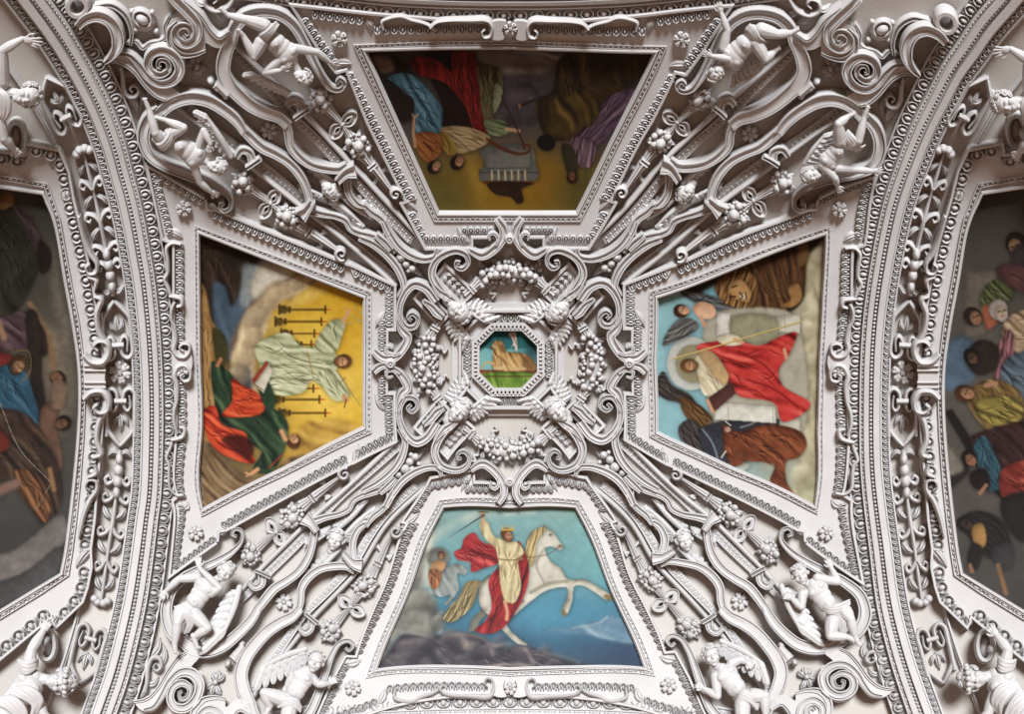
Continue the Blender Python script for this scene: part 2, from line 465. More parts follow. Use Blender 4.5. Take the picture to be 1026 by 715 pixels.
TIES = [  # crossing pieces over the rails
 ([(338,179),(347,170.5),(356,168)], [7,9,15], 18, 0),
 ([(313,199),(307,208),(301,214)], [7,9,16], 18, 0),
 ([(377,233),(386,241),(392,248)], [6,8,6], 15, 0),
 ([(287,104),(294,98.5),(301,102),(302,112)], [5,7,8,9], 16, 4),
 ([(295,117),(302,112),(309,107)], [5,5,5], 19, 6),
 ([(237,156),(243,148.5),(250,151),(253,161)], [5,7,8,9], 16, 4),
 ([(247,166.5),(254,162),(261,157)], [5,5,5], 19, 6),
 ([(217,82),(228,93)], [14,10], 16, 0),
]
KNOBS = [(211,80,4.2), (218,87,4.6), (226,95,4.2)]
RINGS = [([(233,97),(240,103),(247,112)], 2.0)]
RAILS = [  # bar path, ornament band path
 ([(234,44),(256,66),(304,113),(348,160),(378,192),(421,238)], [(233,50),(262,81),(290,113),(318,140),(342,166),(372,198),(412,240)]),
 ([(176,106),(202,126),(254,168.5),(301,206),(330,228),(360,253),(397,286)], [(184,103),(214,129),(262,165),(302,197.5),(337,231),(366,254),(398,281)])]
def strap_set(q, lab):
    t = thing('strapwork_cartouche', 290, 150, lab, 'stucco strapwork', 'diagonal strapwork cartouches', q)
    for P, w, tp, b in STRAPS:
        mm = M(); strap(mm, P, w, tp - b, b); build(mm, 'strap', STUCCO, t, q)
    for P, w, tp, b in TIES:
        mm = M(); strap(mm, P, w, tp - b, b, ROUND if len(P) == 2 else None, 1.6); build(mm, 'strap_tie', STUCCO, t, q)
    for x, y, r in KNOBS:
        mm = M(); ellip(mm, (x, y, 8), (r, r * .8, r * 1.6), rot2(PI / 4)); build(mm, 'knob', STUCCO, t, q)
    for (bar, band), nm in zip(RAILS, 'UL'):
        mm = M(); P = smooth(bar, 5); sweep(mm, P, ROUND, 5.2, 6.5, 2.5)
        rl = build(mm, 'rail', STUCCO, t, q)
        mm = M(); P = smooth(band, 5); sweep(mm, P, BOX, 8.6, 4.6, 0)
        side = 1 if nm == 'U' else -1
        for c, tt, n, p, s in along(P, 5.6):
            o, R = fr3(c, tt, n * side, 4.6)
            ellip(mm, o + R @ arr([0, -1.2, 0]), (1.5, 1.7, 1.5), R, 7, 4)
            tube(mm, [o + R @ arr([1.4, 3, 0]), o + R @ arr([2.8, -2.8, .4]), o + R @ arr([4.2, 3, 0])], .55, 4)
        build(mm, 'dart_band', STUCCO, rl, q)
    return t
for q in QUADS: strap_set(q, 'strapwork cartouche with two rails between the ' + PNAME[QN[q][0]] + ' and the ' + PNAME[QN[q][1]])

# ---- corner S-scrolls ------------------------------------------------------------------
def corner(q):
    a, b = PNAME[QN[q][0]], PNAME[QN[q][1]]
    # lower S-scroll
    t = thing('scroll_bracket', 150, 65, 'S-scroll volute nearer the arch, in the corner where ' + b + ' meets ' + a, 'stucco scroll', 'corner S-scrolls', q)
    mm = M()
    face = [(110,57),(118,49.5),(130,51),(139,60),(148,72),(160,79),(174,77),(181,66),(184,72),(182,79),(173,79),(172,84),(181,92),(172,98),(160,95),(148,84.5),(134,69),(122,60)]
    plate(mm, smooth(face, 3, True), 2, 14.5, step=6); build(mm, 'scroll_plate', STUCCO, t, q)
    mm = M(); strap(mm, [(119,50),(130,52),(139,61),(148,73),(160,80.5),(173,78),(180.5,67),(175.5,54),(164,47.5),(153,50.5),(148.5,59),(152,68.5),(162,71.5),(170,65.5),(167,57.5),(160,57),(158.5,63),(162,64)], [3,5,7,8,9,10.5,11,11,10.5,10,9,7.5,6,4.5,3], 17, 0); build(mm, 'volute', STUCCO, t, q)
    mm = M(); strap(mm, [(108,58),(122,60),(134,68),(147,84),(158,94),(166,97)], [3,4,4,4,3], 16, 0); build(mm, 'edge_fillet', STUCCO, t, q)
    # upper S-scroll
    t = thing('scroll_bracket', 195, 30, 'S-scroll volute farther from the arch, in the corner where ' + a + ' meets ' + b, 'stucco scroll', 'corner S-scrolls', q)
    mm = M()
    face = [(168,-8),(184,-3),(202,13),(212,28),(220,34),(231,28),(230,36),(222,45),(214,44),(206,40),(206,49),(197,52),(182,52),(172,44),(168,30),(172,18),(180,12),(172,3)]
    plate(mm, smooth(face, 3, True), 2, 14.5, step=6); build(mm, 'scroll_plate', STUCCO, t, q)
    mm = M(); strap(mm, [(166,-14),(176,-3),(188,9),(198,22),(197,35),(187,41),(178,36),(176,28),(181,22.5),(189,23),(192,30),(188,34),(184.5,31)], [9,11,11,10.5,10,9,7.5,6,3.5], 17, 0); build(mm, 'volute', STUCCO, t, q)
    mm = M(); strap(mm, [(178,18),(170,28),(172,42),(183,51.5),(197,51),(206,47.5)], [3,6,7,7,5,3], 16, 0); build(mm, 'edge_fillet', STUCCO, t, q)
    mm = M(); strap(mm, [(184,-3),(202,13),(212,28),(220,34.5),(231,28)], [3,4,4,4,3], 16, 0); build(mm, 'edge_fillet', STUCCO, t, q)
    if q in ('TL', 'TR'):
        t = thing('ring_scroll', 100, 30, 'C-shaped strap with open ring over the ' + ('left' if q == 'TL' else 'right') + ' arch moulding', 'stucco scroll', 'ring scrolls', q)
        mm = M(); strap(mm, [(78,24),(86,16.5),(98,13),(110,18),(117.5,30),(118,44),(111,55),(105,60)], [8,11,12,12,13,13,8,3], 17, 3); build(mm, 'strap', STUCCO, t, q)
        mm = M(); th = np.linspace(0, 2 * PI, 25)[:-1]
        sweep(mm, np.stack([78 + 9.5 * np.cos(th), 4 + 10 * np.sin(th)], 1), [(-.5, 0), (-.5, .7), (-.2, 1), (.3, 1), (.5, .7), (.5, 0)], 7, 16, 3, True); build(mm, 'ring', STUCCO, t, q)
        mm = M(); strap(mm, [(95,5),(112,4),(126,14),(132,30),(131,44)], [4,6,6,5,3], 9, 0); build(mm, 'outer_strap', STUCCO, t, q)
    if q in ('TL', 'TR'):
        t = thing('oval_boss', 142, 19, 'oval boss with four knobs beside the volutes near the ' + ('left' if q == 'TL' else 'right') + ' arch', 'stucco boss', 'oval bosses', q)
        mm = M(); th = np.linspace(0, 2 * PI, 29)[:-1]; R = rot2(.62)[:2, :2]
        E = lambda a_, b_: (np.stack([a_ * np.cos(th), b_ * np.sin(th)], 1) @ R.T) + arr([142.5, 19])
        plate(mm, E(13.5, 10.5), 0, 5, step=5); build(mm, 'back_plate', STUCCO, t, q)
        mm = M(); sweep(mm, E(9.8, 7.3), ROUND, 2.8, 3, 5, True); build(mm, 'rim', STUCCO, t, q)
        mm = M(); ellip(mm, (142.5, 19, 5), (7.6, 5.2, 5.5), rot2(.62), 16, 9); build(mm, 'boss', STUCCO, t, q)
        for x, y in ((132, 11), (152.5, 12), (136, 29.5), (156.5, 31)):
            mm = M(); ellip(mm, (x, y, 4), (2.8, 2.8, 3)); build(mm, 'knob', STUCCO, t, q)
        # outline strap around it
        mm = M(); strap(mm, [(126,42),(136,40),(143,47),(150,42),(160,40),(166,36),(165,25),(170,15)], [3,4,4,4,4,4,3], 8, 0); build(mm, 'outline_strap', STUCCO, t, q)
        t = thing('acanthus_scroll', 216, 4, 'leafy scroll above the S-scrolls, ' + ('left' if q == 'TL' else 'right') + ' of the altar painting at the picture edge', 'stucco leaf', 'acanthus scrolls at the top', q)
        mm = M(); strap(mm, [(236,-6),(228,6),(216,10),(206,4),(207,-5),(214,-7),(218,-2),(214,2)], [3, 5, 6, 6, 5, 4, 3, 2], 9, 0, ROUND); build(mm, 'scroll', STUCCO, t, q)
        for P, ww in (([(226,7),(234,12),(238,20)], 7), ([(206,6),(199,4),(194,-2)], 7), ([(216,11),(222,17),(230,20)], 7)):
            mm = M(); leaf(mm, P, ww, 7, 0); build(mm, 'leaf', STUCCO, t, q)
    # scroll leaf in the wedge by the arch
    t = thing('acanthus_scroll', 133, 90, 'curled acanthus scroll by the arch in the corner of ' + a + ' and ' + b, 'stucco leaf', 'acanthus scrolls by the arches', q)
    mm = M(); strap(mm, [(121,66),(123,76),(124,88),(129,96),(137,95),(139,88),(134,84.5),(130,88),(133,91)], [3,5,6,5,5,4,3,2], 9, 0, ROUND); build(mm, 'scroll', STUCCO, t, q)
    for P, ww in (([(122,74),(130,74),(136,80)], 6), ([(127,97),(135,104),(137,113)], 8), ([(139,88),(143,97),(140,108)], 6), ([(115,62),(120,68),(121,76)], 5)):
        mm = M(); leaf(mm, P, ww, 6, 0); build(mm, 'leaf', STUCCO, t, q)
    # fleur between the two S scrolls
    t = thing('fleur_ornament', 196, 66, 'leafy fleur between two S-scrolls in the corner of ' + a + ' and ' + b, 'stucco leaf', 'leafy fleurs', q)
    for k_, (dx, dy) in enumerate(((-9,-4),(-4,-9),(4,-10),(8,5),(3,9),(-3,8))):
        mm = M(); leaf(mm, [(197 + dx * .15, 66 + dy * .15), (197 + dx * .7 + dy * .1, 66 + dy * .7 - dx * .1), (197 + dx * 1.2, 66 + dy * 1.2)], 6.5, 7, 1, peak=.6); build(mm, 'leaf', STUCCO, t, q)
    mm = M(); ellip(mm, (197, 66, 5), (3, 3, 4)); build(mm, 'bud', STUCCO, t, q)
for q in QUADS: corner(q)

# ---- flower rosettes ------------------------------------------------------------------
def rosette(x, y, r, label, q=None, n=6, hb=0., group='flower rosettes', rot=0.3):
    if q: x, y = qpt(q, x, y)
    t = thing('flower_rosette', x, y, label, 'rosette', group)
    for k_ in range(n):
        a = rot + 2 * PI * k_ / n; ca, sa = math.cos(a), math.sin(a)
        mm = M(); R = np.stack([arr([ca, sa, -.25]) / math.hypot(1, .25), arr([-sa, ca, 0]), arr([.25 * ca, .25 * sa, 1]) / math.hypot(1, .25)], 1)
        wd = min(.36, 1.05 * PI / n * .6) * r
        ellip(mm, arr([x + .58 * r * ca, y + .58 * r * sa, hb + 2.4]), (.42 * r, wd * 1.0, 2.6), R, 12, 7)
        for s_ in (-1, 1):
            ellip(mm, arr([x + .76 * r * ca - s_ * wd * .40 * sa, y + .76 * r * sa + s_ * wd * .40 * ca, hb + 2.8]), (.22 * r, wd * .62, 2.4), R, 7, 5)
        build(mm, 'petal', STUCCO, t)
    mm = M(); ellip(mm, (x, y, hb + 3), (.25 * r, .25 * r, 3.0), None, 10, 7)
    for k_ in range(5): ellip(mm, (x + .16 * r * math.cos(k_ * 1.257), y + .16 * r * math.sin(k_ * 1.257), hb + 5), (.1 * r, .1 * r, 1.2), None, 6, 4)
    build(mm, 'flower_centre', STUCCO, t)
    return t
for q in QUADS:
    a, b = PNAME[QN[q][0]], PNAME[QN[q][1]]
    rosette(184, 208.5, 8.2, 'rosette on the frame corner of the ' + b + ' nearest the ' + a, q, hb=7)
    rosette(340, 39, 8.6, 'rosette on the frame corner of the ' + a + ' nearest the ' + b, q, hb=7)
    rosette(269.6, 130.5, 9.2, 'rosette inside the strapwork between the ' + a + ' and the ' + b, q, hb=0)

# ================================================================== framed ceiling paintings
PAINTS = {}
PLAB = {'T': ('painted panel of robed mourners round a stone altar, in a white leaf-moulded frame', 511, 130),
        'L': ('painted panel of a white-robed figure among golden candlesticks, in a white frame', 280, 365),
        'R': ('painted panel of a red-robed enthroned figure with lion and bull, in a white frame', 740, 365),
        'B': ('painted panel of a sword-bearing rider on a white horse, in a white frame', 511, 590)}
L_CANVAS = [(201.5, 361), (200.3, 234), (363.5, 298), (363.5, 361)]
L_BEAD = [(198, 361.5), (197, 228.5), (370, 293.5), (370, 361.5)]
L_OUT = [(174, 361), (174, 243), (162, 238), (147.5, 164), (205, 197), (208, 209), (217, 209.5), (347, 264), (352, 265), (395.5, 285), (395.5, 329), (389, 329), (389, 361)]
L_BANDS = [([(212, 213), (345, 269.5)], 9.5, 7.4, 1), ([(354, 272), (389.5, 289), (389.5, 326)], 9, 7, 1), ([(382.5, 319), (382.5, 353)], 9, 7, 1),
           ([(158, 174), (204, 202)], 9, 7.4, 1), ([(154.5, 172), (170.5, 234)], 8.5, 7.4, -1), ([(180, 241), (181, 346)], 9, 7.4, -1)]
L_FILLETS = [[(206, 198), (208, 208), (216, 208.5), (348, 263), (352, 264), (396, 284.5), (396, 329), (388, 329), (388, 353)], [(174, 345), (174, 243), (163, 238), (147.5, 164), (205, 197)]]
T_CANVAS = [(511, 48), (440, 48.5), (367, 50.5), (440, 212), (511, 212)]
T_BEAD = [(511.5, 42), (440, 43), (357.5, 46.5), (436.5, 219.5), (511.5, 219.5)]
T_OUT = [(511, 20), (440, 17.5), (374, 12), (292, 3), (320, 49), (337, 71), (347, 68), (368.5, 120), (407, 201), (403, 202), (427, 247), (472, 247), (472, 237), (511, 237)]
T_BANDS = [([(349, 71), (413.5, 200)], 10, 7.6, -1), ([(412, 211), (425, 238.5), (467, 238.5)], 9, 7, -1), ([(462, 230), (495, 230)], 8.5, 7, -1),
           ([(304, 17), (337, 64)], 9.5, 7.6, -1), ([(312, 13.5), (364, 20.5)], 9, 7.6, 1), ([(374, 29.5), (430, 29), (484, 28.5)], 9, 8.6, 1)]
T_FILLETS = [[(337, 71), (347, 68), (367.5, 120), (407, 200), (402, 202), (426.5, 247.5), (473, 247.5), (473, 236), (496, 236)], [(484, 20), (440, 17.5), (374, 12), (292, 3), (320, 49), (337, 71)]]
FIL = [(-1.5, 0), (-1.5, 10), (-1, 11), (1, 11), (1.5, 10), (1.5, 0)]
def frame(key):
    lab, x, y = PLAB[key]
    t = thing('ceiling_painting', x, y, lab, 'painting', 'framed ceiling paintings'); PAINTS[key] = t
    kind = 'T' if key in 'TB' else 'L'
    CAN, BE, OUT, BANDS, FILS = (T_CANVAS, T_BEAD, T_OUT, T_BANDS, T_FILLETS) if kind == 'T' else (L_CANVAS, L_BEAD, L_OUT, L_BANDS, L_FILLETS)
    qs = {'T': ('TL', 'TR'), 'B': ('BL', 'BR'), 'L': ('TL', 'BL'), 'R': ('TR', 'BR')}[key]
    fr, fi, inn, be = M(), M(), M(), M()
    for q in qs:
        def mp(P): return QMAP[q](arr(P))
        def put(mm, dst):
            V = mm.pts().copy(); V[:, :2] = QMAP[q](V); dst.add(V, mm.f)
        mm = M(); plate(mm, list(OUT) + list(reversed(CAN)), 0, 7); put(mm, fr)
        mm = M()
        for P in FILS: sweep(mm, subdiv(P, 8), FIL)
        put(mm, fi)
        sg_ = 1 if kind == 'T' else -1; mm = M(); sweep(mm, subdiv(CAN, 8), [(sg_ * a_, b_) for a_, b_ in [(-.3, 2), (-.3, 4.6), (.6, 7.2), (1.2, 9.4), (2.6, 9.4), (3.4, 8), (3.4, 2)]]); put(mm, inn)
        mm = M(); sweep(mm, subdiv(offset(subdiv(BE, 8), 0), 8), [(-2.2, 6), (-2.2, 8.6), (-1.3, 8.6), (-1.3, 6.2), (1.3, 6.2), (1.3, 8.6), (2.2, 8.6), (2.2, 6)]); beads(mm, subdiv(BE, 8), 5.4, 1.05, 7.3, True); put(mm, be)
        for P, w, pit, sd in BANDS:
            mm = M(); leaves(mm, P, w, pit, 7.0, sd, 1.15); build(mm, 'leaf_moulding', STUCCO, t, q)
        # folded leaves at the jogs
        for P, ww in ((([(352, 263), (355, 272), (358, 282)], 7), ([(170, 231), (177, 234), (183, 238)], 8), ([(207, 205), (212, 208), (219, 214)], 8), ([(385, 313), (381, 319), (376, 328)], 6)) if kind == 'L' else
                      (([(402, 196), (410, 203), (418, 211)], 7), ([(366, 19), (371, 24), (373, 31)], 8), ([(337, 64), (344, 63), (352, 64)], 9), ([(470, 243), (464, 237), (458, 228)], 6))):
            mm = M(); leaf(mm, P, ww, 4, 6.5); build(mm, 'corner_leaf', STUCCO, t, q)
    build(fr, 'frame_plate', STUCCO, t); build(fi, 'outer_fillet', STUCCO, t); build(inn, 'inner_fillet', STUCCO, t)
    build(be, 'bead_and_reel', STUCCO, t)
    t['_c'] = 0
    return t
for k_ in 'TLRB': frame(k_)

# ---- ribbon bracket on the outer edge of each frame
def ribbon_bracket(key):
    qs = {'T': ('TL', 'TR'), 'B': ('BL', 'BR'), 'L': ('TL', 'BL'), 'R': ('TR', 'BR')}[key]
    x, y = qpt(qs[0], *((511, 28) if key in 'TB' else (182, 370)))
    t = thing('ribbon_bracket', x, y, 'scrolled ribbon bracket on the outer frame edge of the ' + PNAME[key], 'stucco bracket', 'ribbon brackets')
    for q in qs:
        if key in 'TB':
            R = [([(384,29),(383,21),(391,17),(402,15.5),(412,19),(424,22),(432,26),(436,30)], [3,4,4,4,4,4,3], 13, 6),
                 ([(431,27),(437,21.5),(446,19.5),(470,19),(489,20),(493,27),(491,35),(485,36),(483,31),(486,28)], [3,4,4,4,5,6,5,4,3,2], 15, 6)]
            body = [(492,21),(507,20),(503,28),(505,37),(492,37)]
        else:
            R = [([(181,244),(172,243),(167,248),(168,262),(168,273),(165,279),(169,290),(171,297)], [3,4,4,4,4,4,4,3], 13, 6),
                 ([(169,296),(175,297),(181,299),(182,305),(177,307)], [3,5,5,4,3], 14, 7),
                 ([(175,302),(172,310),(172,320),(175,328),(176,340),(174,349),(178,356),(185,357),(190,351),(189,345),(183,344),(180,348),(184,351)], [3,4,4,4,4,5,6,6,5,4,3,3,2], 15, 6)]
            body = [(174,352),(173,366),(181,363),(192,366),(190,352)]
        for P, w, tp, b in R:
            mm = M(); strap(mm, P, w, tp - b, b, ROUND, 1.6); build(mm, 'ribbon', STUCCO, t, q)
        mm = M(); P = smooth(body, 2.5, True); plate(mm, P, 5, 12.5, step=5); build(mm, 'scroll_body', STUCCO, t, q)
    rx, ry = qpt(qs[0], *((511, 28) if key in 'TB' else (182, 370)))
    if key in 'LR': ry = 371 if key == 'L' else 372.5
    else: rx = 511.5
    rosette(rx, ry, 7, 'tiny rosette at the middle of the ribbon bracket on the ' + PNAME[key], hb=9, group='bracket rosettes')
for k_ in 'TLRB': ribbon_bracket(k_)

# ---- egg moulding of the arches that close the bay above and below
def cross_arch(P, side, name):
    P = smooth(P, 7); mm = M()
    sweep(mm, P, [(-9, 0), (-9, 5), (-7.8, 6), (-6.5, 6), (-5.6, 3.5), (5.4, 5.5), (6, 9), (7.4, 9.5), (7.9, 8), (10.2, 8), (10.6, 10.5), (14.5, 11), (15, 8), (18, 8), (18.4, 11), (30, 11), (30, 0)] if side > 0 else
          [(-a, b) for a, b in [(-9, 0), (-9, 5), (-7.8, 6), (-6.5, 6), (-5.6, 3.5), (5.4, 5.5), (6, 9), (7.4, 9.5), (7.9, 8), (10.2, 8), (10.6, 10.5), (14.5, 11), (15, 8), (18, 8), (18.4, 11), (30, 11), (30, 0)]])
    o = build(mm, name, STUCCO); struct(o); tag(o, 'egg-and-dart arch moulding beyond the ' + ('altar painting' if side < 0 else 'horse painting'), 'arch moulding')
    b = M(); eggs(b, P, 10, 16.5, 4.2, -side, 1.1); build(b, 'egg_and_dart', STUCCO, o)
    b = M(); beads(b, offset(P, side * 9), 5, 1.1, 8.4, True); build(b, 'bead_and_reel', STUCCO, o)
    b = M(); beads(b, offset(P, side * 16.5), 4, 1.6, 8.6); build(b, 'bead_row', STUCCO, o)
cross_arch([(214,-14),(262,-6),(309,1),(348,6),(385,10),(430,12.6),(475,13.8),(511,14),(550,13.8),(595,12.6),(640,10),(680,6),(720,1),(766,-6),(812,-14)], -1, 'trim_far')
cross_arch([(190,745),(230,733),(270,722),(310,714.5),(366,708),(420,705),(470,703.8),(511,703.6),(555,703.8),(605,705),(655,708),(712,714.5),(752,722),(792,733),(832,745)], 1, 'trim_near')

# ================================================================== side paintings beyond the arches
def mirx(x, y): return 1025 - x + np.interp(y, [-100, 0, 47, 99, 126, 165, 198, 235], [40, 17, 13, 9, 6, 4, 2, 0])
def side_map(sg):
    if sg < 0: return lambda P: arr(P)[:, :2]
    def f(P):
        P = arr(P); return np.stack([mirx(P[:, 0], P[:, 1]), P[:, 1]], 1)
    return f
S_CANVAS = [(-75, 176), (0, 187.5), (42, 194), (53, 220), (64, 281), (72, 325), (77.5, 365), (78.5, 400), (77, 435), (73.5, 475), (68.5, 520), (64, 554), (60, 574), (0, 610.5), (-75, 655)]
S_BEAD = [(-75, 166), (0, 177.5), (46, 185.5), (57.5, 218), (68.5, 280), (77, 324), (82, 365), (83, 400), (81.5, 437), (78.5, 478), (74, 522), (70, 553), (66.5, 575), (40, 593), (0, 617.5), (-75, 663)]
S_EGGS = [[(-70, 147), (0, 158), (25, 162)], [(29, 149), (56, 156), (62, 170), (67, 197), (80, 252), (86, 281), (91, 314), (95.5, 346), (97, 378), (96.5, 410), (94.5, 447), (91, 485), (90, 505), (86, 541), (83.5, 553)],
          [(85, 566), (82, 586), (77, 599), (60, 619.5)], [(49, 611.5), (0, 652), (-60, 702)]]
S_OUT = [(-75, 138), (0, 150), (24, 153.5), (26, 142), (60, 149), (69, 170), (74, 197), (87, 252), (94, 290), (99, 320), (103, 350), (104.5, 378), (104, 410), (101, 447), (97.5, 485), (95, 520), (91, 550), (92, 568), (88, 588), (83, 603), (56, 629), (52, 618), (0, 661), (-75, 722)]
for sg, key, nm in ((-1, 'WL', 'left'), (1, 'WR', 'right')):
    f = side_map(sg)
    x, y = f([(30, 390)])[0]
    t = thing('ceiling_painting', x, y, 'large shadowy crowd painting beyond the ' + nm + ' arch, in a bowed white frame', 'painting', 'framed ceiling paintings'); PAINTS[key] = t
    def put(mm, name):
        V = mm.pts().copy(); V[:, :2] = f(V); k = M(); k.add(V, mm.f); return build(k, name, STUCCO, t)
    can = smooth(S_CANVAS[2:13], 8); can = np.vstack([S_CANVAS[:2], can, S_CANVAS[13:]])
    out = S_OUT
    mm = M(); plate(mm, list(out) + [tuple(p) for p in can[::-1]], 0, 8); put(mm, 'frame_plate')
    mm = M(); sweep(mm, subdiv(can, 8), [(-3.6, 3), (-3.6, 10.4), (-2.6, 11.4), (-1, 11.4), (.3, 7), (.3, 3)]); put(mm, 'inner_fillet')
    mm = M(); sweep(mm, subdiv(S_BEAD, 8), [(-2.4, 7), (-2.4, 10), (-1.4, 10), (-1.4, 7.4), (1.4, 7.4), (1.4, 10), (2.4, 10), (2.4, 7)]); beads(mm, subdiv(S_BEAD, 8), 5.6, 1.2, 8.7, True); put(mm, 'bead_and_reel')
    for P in S_EGGS:
        mm = M(); eggs(mm, P, 10.5, 15, 8, -1, 1.1); put(mm, 'egg_and_dart')
    mm = M()
    for P in (S_OUT[:5] + S_OUT[5:18], S_OUT[17:]): sweep(mm, subdiv(P, 8), [(-1.4, 0), (-1.4, 12), (-1, 12.6), (1, 12.6), (1.4, 12), (1.4, 0)])
    for P, ww in (([(65, 186), (66, 194), (70, 204)], 10), ([(92, 548), (84, 556), (76, 568)], 9), ([(58, 617), (54, 622), (58, 629)], 7)): leaf(mm, P, ww, 7, 7)
    put(mm, 'outer_fillet')
    # ribbon bracket over the frame and the soffit
    b = thing('ribbon_bracket', *f([(96, 377)])[0], 'big ribbon bracket clasping the bowed frame of the painting beyond the ' + nm + ' arch', 'stucco bracket', 'ribbon brackets')
    def putb(mm, name):
        V = mm.pts().copy(); V[:, :2] = f(V); k = M(); k.add(V, mm.f); return build(k, name, STUCCO, b)
    for flip in (0, 1):
        def fl(P): return [(x, y if not flip else 754 - y) for x, y in P]
        for P, w in (([(79, 216), (84, 238), (90, 253), (97, 264), (96, 272), (89, 273), (86, 267), (90, 263)], [3, 5, 5, 6, 5, 4, 3, 2]), ([(88, 276), (96, 280), (95, 289)], [3, 6, 3]),
                     ([(94, 296), (101, 299), (97, 313), (99, 331), (106, 347), (107, 357), (100, 362)], [4, 7, 6, 6, 7, 7, 4])):
            mm = M(); strap(mm, fl(P), w, 12, 6, ROUND, 1.8); putb(mm, 'ribbon')
        mm = M(); strap(mm, fl([(84, 355), (92, 362), (103, 362), (109, 352), (107, 343), (99, 341), (94, 346), (98, 350)]), [5, 7, 8, 8, 6, 5, 4, 3], 14, 7, ROUND, 1.8); putb(mm, 'scroll')
    mm = M(); plate(mm, [(84, 358), (106, 358), (105, 377), (106, 396), (84, 396), (85, 377)], 6, 16, step=5); putb(mm, 'clasp')
    mm = M()
    for yy in (366, 371, 383, 388): sweep(mm, resamp([(84, yy), (106, yy)], 4), ROUND, 2.2, 3, 15)
    putb(mm, 'clasp_band')

